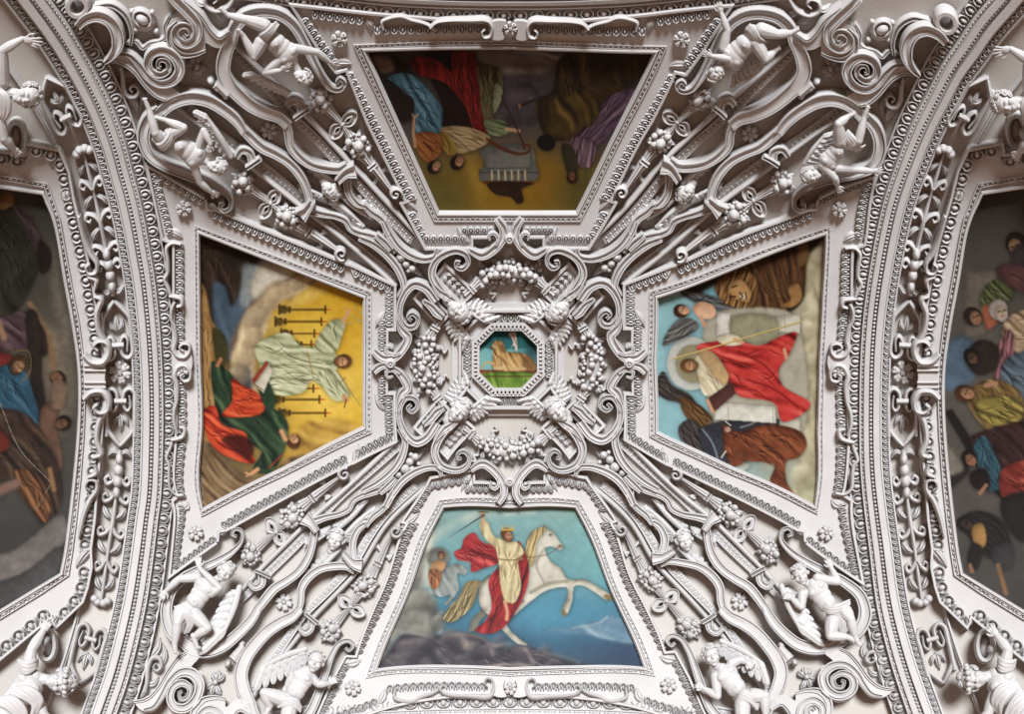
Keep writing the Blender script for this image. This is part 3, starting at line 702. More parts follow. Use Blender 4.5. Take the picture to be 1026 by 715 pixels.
# ---- ornaments in the soffit of each side arch
AX = smooth([(40, 62), (54, 92), (66, 118), (81, 147), (93, 190), (102, 230), (109, 267), (115, 308), (118, 346), (120, 373), (120.5, 402), (120.5, 440), (116, 500), (108.5, 550), (100, 607), (90.5, 640), (78, 690), (66, 730)], 1.0)
AXT, AXN = frames(AX)
def axp(y0, pts, sg):
    """points given as (across, along) about the axis point at height y0"""
    i = int(np.argmin(abs(AX[:, 1] - y0))); out = []
    for p in pts:
        j = int(np.clip(i + p[1], 0, len(AX) - 1)); n = AXN[j] / np.linalg.norm(AXN[j])
        out.append(tuple(AX[j] - n * p[0]) + tuple(p[2:]))
    f = side_map(sg); P = arr(out); P[:, :2] = f(P); return P
for sg, nm in ((-1, 'left'), (1, 'right')):
    for i_, (y0, fl, where) in enumerate(((118, 1, 'beside the hovering statue with spread hand, at the dark end'), (346, 1, 'just before the big rosette, towards the altar painting side'), (402, -1, 'just past the big rosette, towards the horse painting side'), (640, -1, 'beside the draped statue, at the bright end'))):
        t = thing('interlace_knot', *axp(y0, [(0, 0)], sg)[0], ['dark-end', 'upper-middle', 'lower-middle', 'bright-end'][i_] + ' H-shaped interlaced strap knot in the soffit of the ' + nm + ' arch', 'stucco knot', 'soffit knots')
        for s_ in (-1, 1):
            mm = M(); strap(mm, axp(y0, [(s_ * 14, fl * -36), (s_ * 14.5, fl * -8), (s_ * 14, fl * 9), (s_ * 9, fl * 13), (s_ * 4, fl * 9), (s_ * 4, fl * -6), (s_ * 7, fl * -10), (s_ * 10, fl * -6), (s_ * 9, fl * 6)], sg), [5, 5, 5, 5, 5, 4, 4, 3, 2], 9, 0, ROUND, 1.6); build(mm, 'strap', STUCCO, t)
            mm = M(); strap(mm, axp(y0, [(s_ * 14, fl * -22), (s_ * 13, fl * -29), (s_ * 5, fl * -40), (0, fl * -46)], sg), [4, 5, 5, 4], 8, 0, ROUND, 1.8); build(mm, 'strap', STUCCO, t)
        mm = M(); sweep(mm, resamp(axp(y0, [(-6, 0), (6, 0)], sg), 2), ROUND, 5, 5, 6); build(mm, 'clasp', STUCCO, t)
        for P, ww in (([(0, -14), (0, -22), (0, -32)], 6), ([(0, -16), (-5, -20), (-7, -26)], 5), ([(0, -16), (5, -20), (7, -26)], 5)):
            mm = M(); leaf(mm, axp(y0, [(a, fl * c) for a, c in P], sg), ww, 6, 0); build(mm, 'leaf', STUCCO, t)
    rx, ry = axp(373, [(0, 0)], sg)[0]
    rosette(rx, ry, 12, 'large rosette at the middle of the soffit of the ' + nm + ' arch', hb=1, n=6, group='soffit rosettes')
    for i_, (y0, y1, fl) in enumerate(((152, 302, 1), (602, 448, -1))):
        t = thing('foliage_pendant', *axp((y0 + y1) / 2, [(0, 0)], sg)[0], ('shadowed' if fl > 0 else 'brightly lit') + ' foliage pendant with flower head in the soffit of the ' + nm + ' arch', 'stucco foliage', 'foliage pendants')
        Ls = abs(y1 - y0)
        P = axp(y0, [(0, fl * s_) for s_ in range(0, int(Ls), 4)], sg)
        mm = M(); sweep(mm, P, ROUND, [3, 4, 3.5, 5, 4, 6, 5], [5, 7, 6, 9, 7, 10, 8], 0); build(mm, 'stem', STUCCO, t)
        for k_ in range(4):
            mm = M(); ang = [-1, -.35, .35, 1][k_]
            c = axp(y0, [(7 * math.sin(ang * 1.2), fl * (3 - 6 * math.cos(ang * 1.2)))], sg)[0]
            ellip(mm, (c[0], c[1], 5), (4.6, 4.4, 5)); build(mm, 'petal', STUCCO, t)
        for k_ in range(7):
            s0 = 12 + k_ * (Ls - 40) / 6.5
            for s_ in (-1, 1):
                mm = M(); sz = [8, 9, 10, 11, 10, 11, 10][k_]
                if k_ in (0, 2, 4): leaf(mm, axp(y0, [(s_ * 1, fl * s0), (s_ * sz * .7, fl * (s0 + 4)), (s_ * sz * 1.2, fl * (s0 + 10 + sz * .3))], sg), 6.5, 8, 0, peak=.55)
                else: strap(mm, axp(y0, [(s_ * 1, fl * (s0 + 10)), (s_ * 5, fl * (s0 + 3)), (s_ * (sz), fl * s0), (s_ * (sz + 2.5), fl * (s0 + 5)), (s_ * (sz - 1), fl * (s0 + 8)), (s_ * (sz - 3), fl * (s0 + 5))], sg), [3, 4.5, 5, 4.5, 3.5, 2.5], 8, 0, ROUND, 1.5)
                build(mm, 'leaf', STUCCO, t)
        for k_ in range(4):
            s0 = Ls - 44 + k_ * 11
            mm = M(); c = axp(y0, [(0, fl * s0)], sg)[0]; ellip(mm, (c[0], c[1], 6), (5.5 - abs(k_ - 1.5), 6.5, 6)); build(mm, 'bud', STUCCO, t)
        for s_ in (-1, 1):
            mm = M(); leaf(mm, axp(y0, [(0, fl * (Ls - 8)), (s_ * 6, fl * (Ls - 4)), (s_ * 12, fl * (Ls - 9))], sg), 7, 8, 0, peak=.5); build(mm, 'leaf', STUCCO, t)

# ================================================================== fruit, cherubs and the centre of the bay
rnd = random.Random(3)
def fruit(t, x, y, h, r, star=True):
    mm = M(); ellip(mm, (x, y, h), (r, r, r * .95), None, 12, 8)
    if star and r > 3:
        for k_ in range(3):
            a = rnd.random() * 6.28 + k_ * 2.1
            tube(mm, [(x, y, h + r * .93), (x + r * .28 * math.cos(a), y + r * .28 * math.sin(a), h + r * .98)], [.5, .3], 4)
    build(mm, 'fruit', STUCCO, t)
def cluster(t, c, ax, L, Wd, big, n, h=4.0):
    """fruit heaped about c, long axis ax"""
    ax = arr(ax) / np.linalg.norm(ax); nn = arr([-ax[1], ax[0]])
    placed = []
    for u, v, r in ((rnd.uniform(-.3, .3) * L, rnd.uniform(-.25, .25) * Wd, big), (rnd.uniform(.45, .7) * L, rnd.uniform(-.4, .4) * Wd, 4.0), (-rnd.uniform(.5, .75) * L, rnd.uniform(-.5, .5) * Wd, 3.8), (rnd.uniform(-.2, .3) * L, rnd.choice((-.85, .85)) * Wd, 3.5)):
        placed.append((u, v, r)); p = arr(c) + ax * u + nn * v; fruit(t, p[0], p[1], h + r * .55, r)
    tries = 0
    while len(placed) < n + 2 and tries < 2500:
        tries += 1
        u, v = rnd.uniform(-1, 1), rnd.uniform(-1, 1)
        if u * u + v * v > 1: continue
        u *= L; v *= Wd; r = rnd.choice((1.8, 2.2, 2.6, 3.0, 3.4))
        if all(math.hypot(u - a, v - b) > (r + q_) * .72 for a, b, q_ in placed):
            placed.append((u, v, r)); p = arr(c) + ax * u + nn * v
            fruit(t, p[0], p[1], h + rnd.uniform(0, 2), r)
    # leaves peeping out
    for k_ in range(6):
        a = 2 * PI * k_ / 6 + rnd.uniform(-.2, .2)
        d = ax * math.cos(a) * (L + 1.5) + nn * math.sin(a) * (Wd + 1.5)
        mm = M(); leaf(mm, [arr(c) + d * .4, arr(c) + d * .85, arr(c) + d * 1.25], 5.5, 5, h - 3.5); build(mm, 'leaf', STUCCO, t)
def sheath(t, a, b, w0, w1, h=2.0, n=4, name='leaf_sheath'):
    """fluted calyx: strips side by side from a to b"""
    a, b = arr(a), arr(b); d = b - a; nn = arr([-d[1], d[0]]) / np.linalg.norm(d)
    mm = M()
    for k_ in range(n):
        f = (k_ + .5) / n - .5
        P = [tuple(a + nn * f * w0), tuple((a + b) / 2 + nn * f * (w0 + w1) / 2), tuple(b + nn * f * w1)]
        strap(mm, P, [w0 / n * 1.3, (w0 + w1) / 2 / n * 1.3, w1 / n * 1.35], 7 - abs(f) * 5, h, ROUND, 2)
    build(mm, name, STUCCO, t)
def collar(t, c, d, w, h=3.0):
    d = arr(d) / np.linalg.norm(d); nn = arr([-d[1], d[0]]); c = arr(c); mm = M()
    for s_ in (-1.7, 1.7): sweep(mm, resamp([c + d * s_ - nn * w / 2, c + d * s_ + nn * w / 2], 2), ROUND, 3, 6, h)
    build(mm, 'collar', STUCCO, t)
def bow(t, c, loops, h=1.5):
    for tipx, tipy, w in loops:
        c0 = arr(c); tp = arr([tipx, tipy]); d = tp - c0; nn = arr([-d[1], d[0]]) / np.linalg.norm(d)
        mm = M(); strap(mm, [c0, c0 + d * .5 + nn * w * .55, tp + nn * w * .25, tp + d * .12, tp - nn * w * .3, c0 + d * .5 - nn * w * .5, c0 + nn * .5], [2.5, 4.6, 6, 5.5, 6, 4.6, 2.5], 6.5, h, CONC, 1.5)
        build(mm, 'bow_loop', STUCCO, t)
    mm = M(); ellip(mm, (c[0], c[1], h + 4), (2.6, 2.6, 3.4)); build(mm, 'bow_knot', STUCCO, t)

def festoon(which, q, label):
    if which == 'U':
        c1, c2, knot, s1, tas, sc = (322, 100.5), (358, 146), (343, 124), (366, 157), (392, 190), (396.5, 193)
        loops = [(354, 115, 8), (334, 134, 8)]; fan = [(388, 170), (374, 184)]; cur = 1
    else:
        c1, c2, knot, s1, tas, sc = (243, 184), (288, 217), (271, 203), (300, 226), (337, 250), (342, 253)
        loops = [(277, 193, 8), (263, 214, 8)]; fan = [(326, 232), (321, 248)]; cur = -1
    t = thing('fruit_festoon', *c2, label, 'stucco festoon', 'fruit festoons hung along the painting frames', q)
    # build in canonical plan, pass the warp through a shared wrapper
    global build
    base_build = build
    def wb(mm, name, mat=None, parent=None, qq=None, **k): return base_build(mm, name, mat, parent, q, **k)
    build = wb
    try:
        ax = arr(c2) - arr(c1)
        cluster(t, c1, ax, 10.5, 10, 5.4, 20, 6)
        cluster(t, c2, ax, 12, 10.5, 5.6, 22, 6)
        d = ax / np.linalg.norm(ax)
        sheath(t, arr(c1) + d * 8, arr(knot) - d * 2, 11, 5)
        sheath(t, arr(c2) - d * 8, arr(knot) + d * 2, 11, 5)
        bow(t, knot, loops)
        dd = arr(tas) - arr(s1); dd /= np.linalg.norm(dd)
        sheath(t, arr(s1) - dd * 2, arr(s1) + dd * 10, 13, 7.5)
        collar(t, arr(s1) + dd * 12, dd, 9.5)
        sheath(t, arr(s1) + dd * 14, arr(tas), 9, 3.6, 3, 3, 'tassel')
        for fx, fy in fan:
            mm = M(); m0 = arr(s1) + dd * 22
            strap(mm, [m0, (arr([fx, fy]) + m0) / 2 + arr([2, -2]), (fx, fy), (fx - 4 * dd[0], fy - 4 * dd[1])], [2, 4, 5, 3], 4, .5, ROUND, 1.5); build(mm, 'ribbon', STUCCO, t)
        P = spiral(sc[0], sc[1], 6.5, math.atan2(tas[1] - sc[1], tas[0] - sc[0]) + 2.6 * cur, 1.35, -cur, 22)
        mm = M(); strap(mm, P, [3.2, 4.4, 4.2, 3.6, 2.8, 2], 12, 2, ROUND, 1.2); build(mm, 'scroll', STUCCO, t)
    finally:
        build = base_build
for q in QUADS:
    a, b = PNAME[QN[q][0]], PNAME[QN[q][1]]
    festoon('U', q, 'fruit festoon with bow along the edge of the ' + a + ' that faces the ' + b)
    festoon('L', q, 'fruit festoon with bow along the edge of the ' + b + ' that faces the ' + a)

# ---- small fruit drops between the straps near the centre
def drop(q):
    a, b = PNAME[QN[q][0]], PNAME[QN[q][1]]
    t = thing('fruit_drop', 408, 264, 'small fruit drop between straps at the centre corner of ' + a + ' and ' + b, 'stucco fruit', 'small fruit drops', q)
    for x, y, r in ((402,257,4.4),(407,264,3.6),(400,265,2.6),(409,257,2.6),(413,268.5,3.4),(395,251,3),(390,248,2),(416,262,2),(409,271,2)):
        x2, y2 = qpt(q, x, y); fruit(t, x2, y2, 9, r * 1.15)
    mm = M(); leaf(mm, [(412,266),(418,272),(424,278)], 7, 5, 2, peak=.15); build(mm, 'leaf', STUCCO, t, q)
for q in QUADS: drop(q)

# ---- blended figures ------------------------------------------------------------------
def remesh(m, voxel, sm=3, fac=.5):
    me = bpy.data.meshes.new('tmp'); me.from_pydata(m.pts().tolist(), [], m.f)
    o = bpy.data.objects.new('tmp', me); COL.objects.link(o)
    md = o.modifiers.new('r', 'REMESH'); md.mode = 'VOXEL'; md.voxel_size = voxel
    if sm:
        s_ = o.modifiers.new('s', 'SMOOTH'); s_.factor = fac; s_.iterations = sm
    dg = bpy.context.evaluated_depsgraph_get(); ev = o.evaluated_get(dg); r = ev.to_mesh()
    n = len(r.vertices); V = np.zeros(n * 3); r.vertices.foreach_get('co', V)
    Fs = [tuple(p.vertices) for p in r.polygons]
    ev.to_mesh_clear(); bpy.data.objects.remove(o); bpy.data.meshes.remove(me)
    k = M(); k.add(V.reshape(-1, 3), Fs); return k
def iso(mm):
    V = np.vstack(mm.v); V[:, 2] /= HK; mm.v = [V]; return mm
class Frame:
    """local frame: x to the figure's left, y up through the crown, z out of the face"""
    def __init__(s, o, up, face):
        s.o = arr(o); up = arr(up) / np.linalg.norm(up); fz = arr(face) - up * (arr(face) @ up); fz /= np.linalg.norm(fz)
        s.R = np.stack([np.cross(up, fz), up, fz], 1)
    def p(s, x, y, z): return s.o + s.R @ arr([x, y, z])
def head_parts(m, fr, r):
    """skull, jaw, brow, nose, lips, cheeks, ears; r is half the height of the head"""
    E = lambda x, y, z, a, b, c, nu=12, nv=9: ellip(m, fr.p(x * r, y * r, z * r), (a * r, b * r, c * r), fr.R[:, [0, 1, 2]], nu, nv)
    E(0, .22, -.12, .76, .80, .84, 16, 11); E(0, -.30, .16, .60, .62, .56); E(0, -.78, .36, .26, .22, .24)
    for s in (-1, 1):
        E(s * .34, -.24, .46, .27, .26, .22); E(s * .30, .20, .60, .26, .09, .12); E(s * .76, -.02, -.05, .10, .22, .16)
        E(s * .28, .04, .54, .13, .09, .10)
    E(0, .02, .70, .10, .24, .13); E(0, -.14, .80, .14, .11, .14); E(0, .40, .48, .44, .26, .22)
    E(0, -.40, .66, .22, .07, .12); E(0, -.53, .62, .18, .08, .13)
def curls(m, fr, r, n, seed, front=.35, lo=-.5):
    g = random.Random(seed); c = 0; tries = 0
    while c < n and tries < 4000:
        tries += 1
        th = g.uniform(0, 2 * PI); ph = math.acos(g.uniform(-1, 1))
        d = arr([math.sin(ph) * math.cos(th), math.cos(ph), math.sin(ph) * math.sin(th)])
        if d[1] < lo or (d[2] > front and d[1] < .62) or (d[2] > .72): continue
        p = fr.p(d[0] * .82 * r, (.2 + d[1] * .86) * r, (-.1 + d[2] * .86) * r)
        R = basis(p - fr.p(0, .1 * r, -.1 * r)); k_ = r * g.uniform(.15, .23)
        th2 = np.linspace(0, 1.6 * 2 * PI, 11); rr = np.linspace(k_, k_ * .2, 11)
        a0 = g.uniform(0, 6.28)
        tube(m, arr([p + R @ arr([q_ * math.cos(t_ + a0), q_ * math.sin(t_ + a0), i_ * k_ * .06]) for i_, (t_, q_) in enumerate(zip(th2, rr))]), [k_ * .42, k_ * .36, k_ * .3], 5)
        c += 1
def wing_mesh(m, root, tip, back, h0, h1, n=9, rows=3, wide=1.0):
    """feathered wing: leading edge root->tip, feathers sweep towards 'back'"""
    root, tip, back = arr(root), arr(tip), arr(back)
    L = np.linalg.norm(tip - root)
    limb(m, [np.r_[root, h0 + 1.5], np.r_[(root * .6 + tip * .4) - back * .12, h0 * .5 + h1 * .5 + 2.5], np.r_[root * .1 + tip * .9, h1 + 1]], [L * .055, L * .06, L * .03], 8)
    for row in range(rows):
        f = 1.0 - row * .30; nn_ = n - row
        for k_ in range(nn_):
            s = (k_ + .3) / nn_
            a = root + (tip - root) * (.05 + .88 * s)
            e = a + back * f * (.95 + .35 * math.sin(s * 2.2)) * wide + (tip - root) * (.10 + .32 * s * s) * f
            ha = h0 + (h1 - h0) * s + row * .9
            w = L / nn_ * .95
            P = smooth([np.r_[a, ha], np.r_[(a + e) / 2, ha + .8], np.r_[e, ha - .6]], 1.6)
            q_ = np.linspace(0, 1, len(P)); wv = w * (.65 + .5 * np.sin(q_ * PI * .75)) * np.where(q_ > .82, np.sqrt(np.clip((1.02 - q_) / .2, 0.02, 1)), 1)
            sweep(m, P, [(-.5, -.5), (-.42, .35), (-.08, .75), (0, 1.0), (.08, .75), (.42, .35), (.5, -.5)], wv, 1.7, 0)

def cherub(x, y, r, up, face, wings, label, q=None, group='cherub heads', h=9., seed=1, lo=-.1):
    t = thing('cherub_head', x, y, label, 'stucco cherub', group)
    fr = Frame((x, y, h * HK), up, face)
    mm = M(); head_parts(mm, fr, r); limb(mm, [fr.p(0, -.5 * r, -.1 * r), fr.p(0, -1.1 * r, -.35 * r)], [.42 * r, .5 * r])
    k_ = remesh(mm, .34, 2); iso(k_); build(k_, 'head', FIGURE, t, sharp=80)
    mm = M(); curls(mm, fr, r, 36, seed, .05, lo); iso(mm); build(mm, 'hair', FIGURE, t)
    for (rx, ry), (tx, ty), bk in wings:
        mm = M(); wing_mesh(mm, (rx, ry), (tx, ty), bk, 5, 6, 7, 3); build(mm, 'wing', FIGURE, t)
    return t
def qdir(q, x, y, dx, dy):
    a = arr(qpt(q, x, y)); b = arr(qpt(q, x + dx, y + dy)); d = b - a; return d / np.linalg.norm(d)
for i_, q in enumerate(QUADS):
    a, b = PNAME[QN[q][0]], PNAME[QN[q][1]]
    # head in the strapwork
    x, y = qpt(q, 331, 190); u = qdir(q, 331, 190, -6, -7)
    cen = arr([511, 361]) - arr([x, y]); cen /= np.linalg.norm(cen)
    if q in ('TL', 'TR'): up = np.r_[cen * -.0 + arr([(-.45 if q == 'TL' else .45), -1]), .25]; 
    else: up = np.r_[arr([(.55 if q == 'BL' else -.55), -1]), .2]
    ups = {'TL': (.65, .7, .1), 'TR': (-.65, .7, .1), 'BL': (.35, -1, .1), 'BR': (-.3, -1, .1)}
    W_ = lambda pts: [(qpt(q, *p0), qpt(q, *p1), arr(qpt(q, p1[0] + bk[0], p1[1] + bk[1])) - arr(qpt(q, *p1))) for p0, p1, bk in pts]
    cherub(x, y, 10.5, ups[q], (-.15 if q in ('TL', 'BL') else .15, .35, 1), W_([((334,182),(299,154),(4,11)), ((323,196),(296,184),(10,10)), ((340,194),(376,222),(-2,-12)), ((334,200),(368,229),(-12,-2))]),
           'winged cherub head inside the strapwork between the ' + a + ' and the ' + b, group='cherub heads in the strapwork', h=10, seed=i_)
    # head at the corner of the lamb medallion
    x, y = qpt(q, 459, 311); d = arr([511, 361]) - arr([x, y]); d /= np.linalg.norm(d)
    cherub(x, y, 13, (d[0], d[1], .05), (-d[0] * .15, -d[1] * .15, 1), W_([((466,305),(490,326),(6,-11)), ((452,318),(473,341),(-11,5))]),
           'winged cherub head at the medallion corner between the ' + a + ' and the ' + b, group='cherub heads round the lamb medallion', h=12, seed=10 + i_, lo=.15)

# ---- lamb medallion ------------------------------------------------------------------
t = thing('octagon_medallion', 510.5, 358.5, 'octagonal painted medallion of a resting lamb with banner at the centre of the vault', 'painting'); PAINTS['C'] = t
OCT = [(495.5, 330.5), (522.5, 330.5), (538, 345.5), (538, 372.5), (522, 388.5), (496, 388.5), (480.5, 373), (480.5, 345.5)]
def scale_poly(P, k, c=(509.5, 359.5)): return [(c[0] + (x - c[0]) * k, c[1] + (y - c[1]) * k) for x, y in P]
mm = M(); plate(mm, scale_poly(OCT, 1.95), 0, 3, [scale_poly(OCT, 1.0)], step=7); build(mm, 'back_plate', STUCCO, t)
mm = M(); sweep(mm, subdiv(scale_poly(OCT, 1.04), 5, True), [(-1.1, 2), (-1.1, 8), (1.1, 8), (1.1, 2)], 1, 1, 0, True); build(mm, 'inner_fillet', STUCCO, t)
mm = M(); P = subdiv(scale_poly(OCT, 1.135), 5, True); sweep(mm, P, [(-2.1, 2), (-2.1, 4), (2.1, 4), (2.1, 2)], 1, 1, 0, True)
for c, tt, n, p, s in along(np.vstack([P, P[:1]]), 4.0):
    o_, R = fr3(c, tt, n, 6); sweep(mm, [c - tt * 1.1, c + tt * 1.1], BOX, 3.4, 5, 4)
build(mm, 'dentil_band', STUCCO, t)
mm = M(); sweep(mm, subdiv(scale_poly(OCT, 1.225), 5, True), [(-1.2, 2), (-1.2, 8), (1.2, 8), (1.2, 2)], 1, 1, 0, True); build(mm, 'outer_fillet', STUCCO, t)
o2 = scale_poly(OCT, 1.42)
for k_ in range(4):
    mm = M(); a_, b_ = o2[(2 * k_) % 8], o2[(2 * k_ + 1) % 8]; leaves(mm, [a_, b_], 9, 6.5, 3, 1, 1.2); build(mm, 'leaf_moulding', STUCCO, t)
mm = M(); sweep(mm, subdiv(scale_poly(OCT, 1.68), 5, True), [(-1.8, 2), (-1.8, 7), (-1, 8.5), (1, 8.5), (1.8, 7), (1.8, 2)], 1, 1, 0, True); build(mm, 'border', STUCCO, t)

# ---- consoles and volutes round the medallion
for q in QUADS:
    a, b = PNAME[QN[q][0]], PNAME[QN[q][1]]
    t = thing('console_scroll', 436, 285, 'pair of consoles with volutes behind the medallion cherub between ' + a + ' and ' + b, 'stucco console', 'consoles round the medallion', q)
    for pan, cen in (([(446,263),(475,291),(463,303),(436,276)], ((441,270),(468,297))), ([(415,297),(424,287),(450,313),(440,325)], ((420,292),(444,318)))):
        mm = M(); plate(mm, pan, 0, 6, step=6)
        sweep(mm, subdiv(pan, 5, True), [(-1.3, 5), (-1.3, 9.5), (1.3, 9.5), (1.3, 5)], 1, 1, 0, True); build(mm, 'console', STUCCO, t, q)
        mm = M(); d = arr(cen[1]) - arr(cen[0])
        for k_ in range(4):
            c = arr(cen[0]) + d * (.22 + .17 * k_)
            for s_ in (-1, 1):
                nn = arr([-d[1], d[0]]) / np.linalg.norm(d) * s_
                leaf(mm, [c, c + nn * 3 + d * .04, c + nn * 4.6 + d * .15], 4.5, 4.5, 5.5)
        build(mm, 'acanthus_leaf', STUCCO, t, q)
    for P, w in (([(449,297),(439,285),(433,272),(437,259),(447,251.5),(458,249),(467,253),(469,261),(463,267),(457,264.5),(457.5,260),(461,260.5)], [9,9,9,8,7,6.5,6,5,4,3]),
                 ([(437,300),(426,286.5),(415,283),(407,290),(401,304),(401.5,318),(408,326),(416,325),(419,317.5),(413,312),(409,315.5),(412.5,319)], [9,9,9,8,7,6.5,6,5,4,3]),
                 ([(434,283),(441,291),(450,296),(456,301)], [4,8,9,6]), ([(424,299),(432,305),(438,312),(444,316)], [4,8,9,6])):
        mm = M(); strap(mm, P, w, 15, 0); build(mm, 'volute', STUCCO, t, q)
# ---- double scrolls linking the straps at the middle of each frame
for key in 'TLRB':
    qs = {'T': ('TL', 'TR'), 'B': ('BL', 'BR'), 'L': ('TL', 'BL'), 'R': ('TR', 'BR')}[key]
    tb = key in 'TB'
    x, y = qpt(qs[0], *((511, 238) if tb else (391, 362)))
    t = thing('double_scroll', x, y, 'X-shaped double scroll between the lamb medallion and the ' + PNAME[key], 'stucco scroll', 'double scrolls round the medallion')
    for q in qs:
        for P, w in ([([(470,248),(483,254),(496,246.5),(504,235),(504,226),(498,217)], [5,8,9,9,9,7]), ([(497,243),(499,236),(495,231),(490,233),(491,238)], [3,4,4,3,2])] if tb else
                     [([(399,312),(403,329),(408.5,336),(404,347),(394,357),(383,357),(374.5,350)], [5,8,9,9,9,9,7]), ([(401,352),(394,353.5),(387,350),(389,345),(394,347)], [3,4,4,3,2])]):
            mm = M(); strap(mm, P, w, 15, 0); build(mm, 'scroll', STUCCO, t, q)
    if tb: x, y = 510.5, (239 if key == 'T' else 483)
    else: x, y = (391 if key == 'L' else 630.5), 364
    mm = M(); ellip(mm, (x, y, 13), (6, 6, 3.5), None, 14, 7)
    th = np.linspace(0, 2 * PI, 17)[:-1]; sweep(mm, np.stack([x + 3 * np.cos(th), y + 3 * np.sin(th)], 1), ROUND, 1.3, 1.5, 16, True)
    ellip(mm, (x, y, 16.5), (1.3, 1.3, 1.3)); build(mm, 'boss', STUCCO, t)
# ---- garlands of fruit round the medallion
GAR = {'T': [(470,292),(482,281),(495,274.5),(511,271.5),(527,274.5),(540,282),(551,292)], 'B': [(468,432),(480,442),(494,449),(511,451.5),(528,449),(542,442),(553,432)],
       'L': [(438,325),(431,337),(426.5,350),(425,363),(427,377),(432,390),(441,402)], 'R': [(582,325),(589,337),(593,350),(594.5,363),(592.5,377),(588,390),(580,402)]}
for key, P in GAR.items():
    cx, cy = P[3]
    t = thing('fruit_garland', cx, cy, 'curved fruit garland round the lamb medallion on the side of the ' + PNAME[key], 'stucco garland', 'fruit garlands round the medallion')
    Q = smooth(P, 1.0); n = len(Q); T_, N_ = frames(Q)
    placed = []; g = random.Random(ord(key)); tries = 0
    while len(placed) < 34 and tries < 1500:
        tries += 1
        s = g.uniform(.16, .84); wd = 10.5 * math.sin(PI * min(max((s - .08) / .84, 0), 1)) ** .6
        o_ = g.uniform(-1, 1) * wd; i_ = int(s * (n - 1)); p = Q[i_] + N_[i_] * o_; r = g.uniform(2.3, 4.0) if abs(o_) < 6 else g.uniform(1.8, 2.8)
        if all(math.hypot(p[0] - a, p[1] - b) > (r + c) * .78 for a, b, c in placed):
            placed.append((p[0], p[1], r)); fruit(t, p[0], p[1], 12 - abs(o_) * .6, r)
    mm = M(); sweep(mm, Q[int(n * .12):int(n * .88)][::3], ROUND, [6, 12, 15, 12, 6], [6, 8, 9, 8, 6], 1); build(mm, 'stem', STUCCO, t)
    for e, s_ in ((0, 1), (n - 1, -1)):
        i1 = int(n * .17) if e == 0 else int(n * .83); i2 = int(n * .05) if e == 0 else int(n * .95)
        sheath(t, Q[i1], Q[i2], 12, 6, 4, 4); d = Q[i2] - Q[i1]; collar(t, Q[i2], d, 9, 5)
        dd = d / np.linalg.norm(d); sheath(t, Q[i2] + dd * 2, Q[i2] + dd * 9, 6, 9, 4, 3)
    for s in (.24, .36, .5, .64, .76):
        for sd in (-1, 1):
            i_ = int(s * n); c = Q[i_]; d = N_[i_] * sd
            mm = M(); leaf(mm, [c + d * 7, c + d * 11 + T_[i_] * 2, c + d * 14.5 + T_[i_] * g.uniform(-3, 3)], 6, 5, 2); build(mm, 'leaf', STUCCO, t)
    for s, sd in ((.2, 1), (.8, 1), (.25, -1), (.75, -1)):
        i_ = int(s * n); c = Q[i_]; d = N_[i_] * sd; e = T_[i_] * (1 if s > .5 else -1)
        mm = M(); strap(mm, [c + d * 6, c + d * 12 - e * 2, c + d * 15 + e * 1, c + d * 19 - e * 3, c + d * 21 + e * 2], [2, 3.2, 3, 3, 1.5], 4, 1, ROUND, 1.4); build(mm, 'ribbon', STUCCO, t)

# ================================================================== angels and statues
def hand(m, wrist, tip, r, bend=1.0, spread=.5, side=1):
    """palm, four unequal bent fingers and a thumb from the side of the palm"""
    w, t = arr(wrist), arr(tip); d = t - w; L = np.linalg.norm(d); d /= L
    a = np.cross((0, 0, 1.0), d); a /= max(np.linalg.norm(a), 1e-6); up = np.cross(d, a)
    c = w + d * L * .30
    ellip(m, c, (r * 1.15, r * .62, L * .34), np.stack([a, up, d], 1), 10, 7)
    for k_, (ln, of) in enumerate(((.50, -.85), (.60, -.28), (.57, .28), (.44, .8))):
        b = w + d * L * .50 + a * of * r * .95
        f = d + a * of * spread * .55; f /= np.linalg.norm(f)
        p1 = b + f * L * ln * .5 + up * r * .12; p2 = b + f * L * ln * .92 - up * r * .55 * bend
        limb(m, [b, p1, p2], [r * .33, r * .31, r * .25], 7, .8)
    b = w + d * L * .22 + a * side * r * .9; f = d * .7 + a * side * .8
    limb(m, [b, b + f * L * .22, b + f * L * .30 + d * L * .12], [r * .36, r * .33, r * .27], 7, .8)
def foot(m, ankle, toe, r):
    a, t = arr(ankle), arr(toe); d = t - a; L = np.linalg.norm(d); d /= L
    s = np.cross((0, 0, 1.0), d); s /= max(np.linalg.norm(s), 1e-6); up = np.cross(d, s)
    limb(m, [a - d * r * .5, a + d * L * .45, t - d * r * .2], [r * .95, r * .85, r * .6], 9, .9)
    for k_ in range(5):
        o_ = (k_ - 2) * .36; b = t + s * o_ * r - d * r * .3
        limb(m, [b, b + d * r * (.75 - .12 * k_)], [r * .26, r * .22], 6, .8)

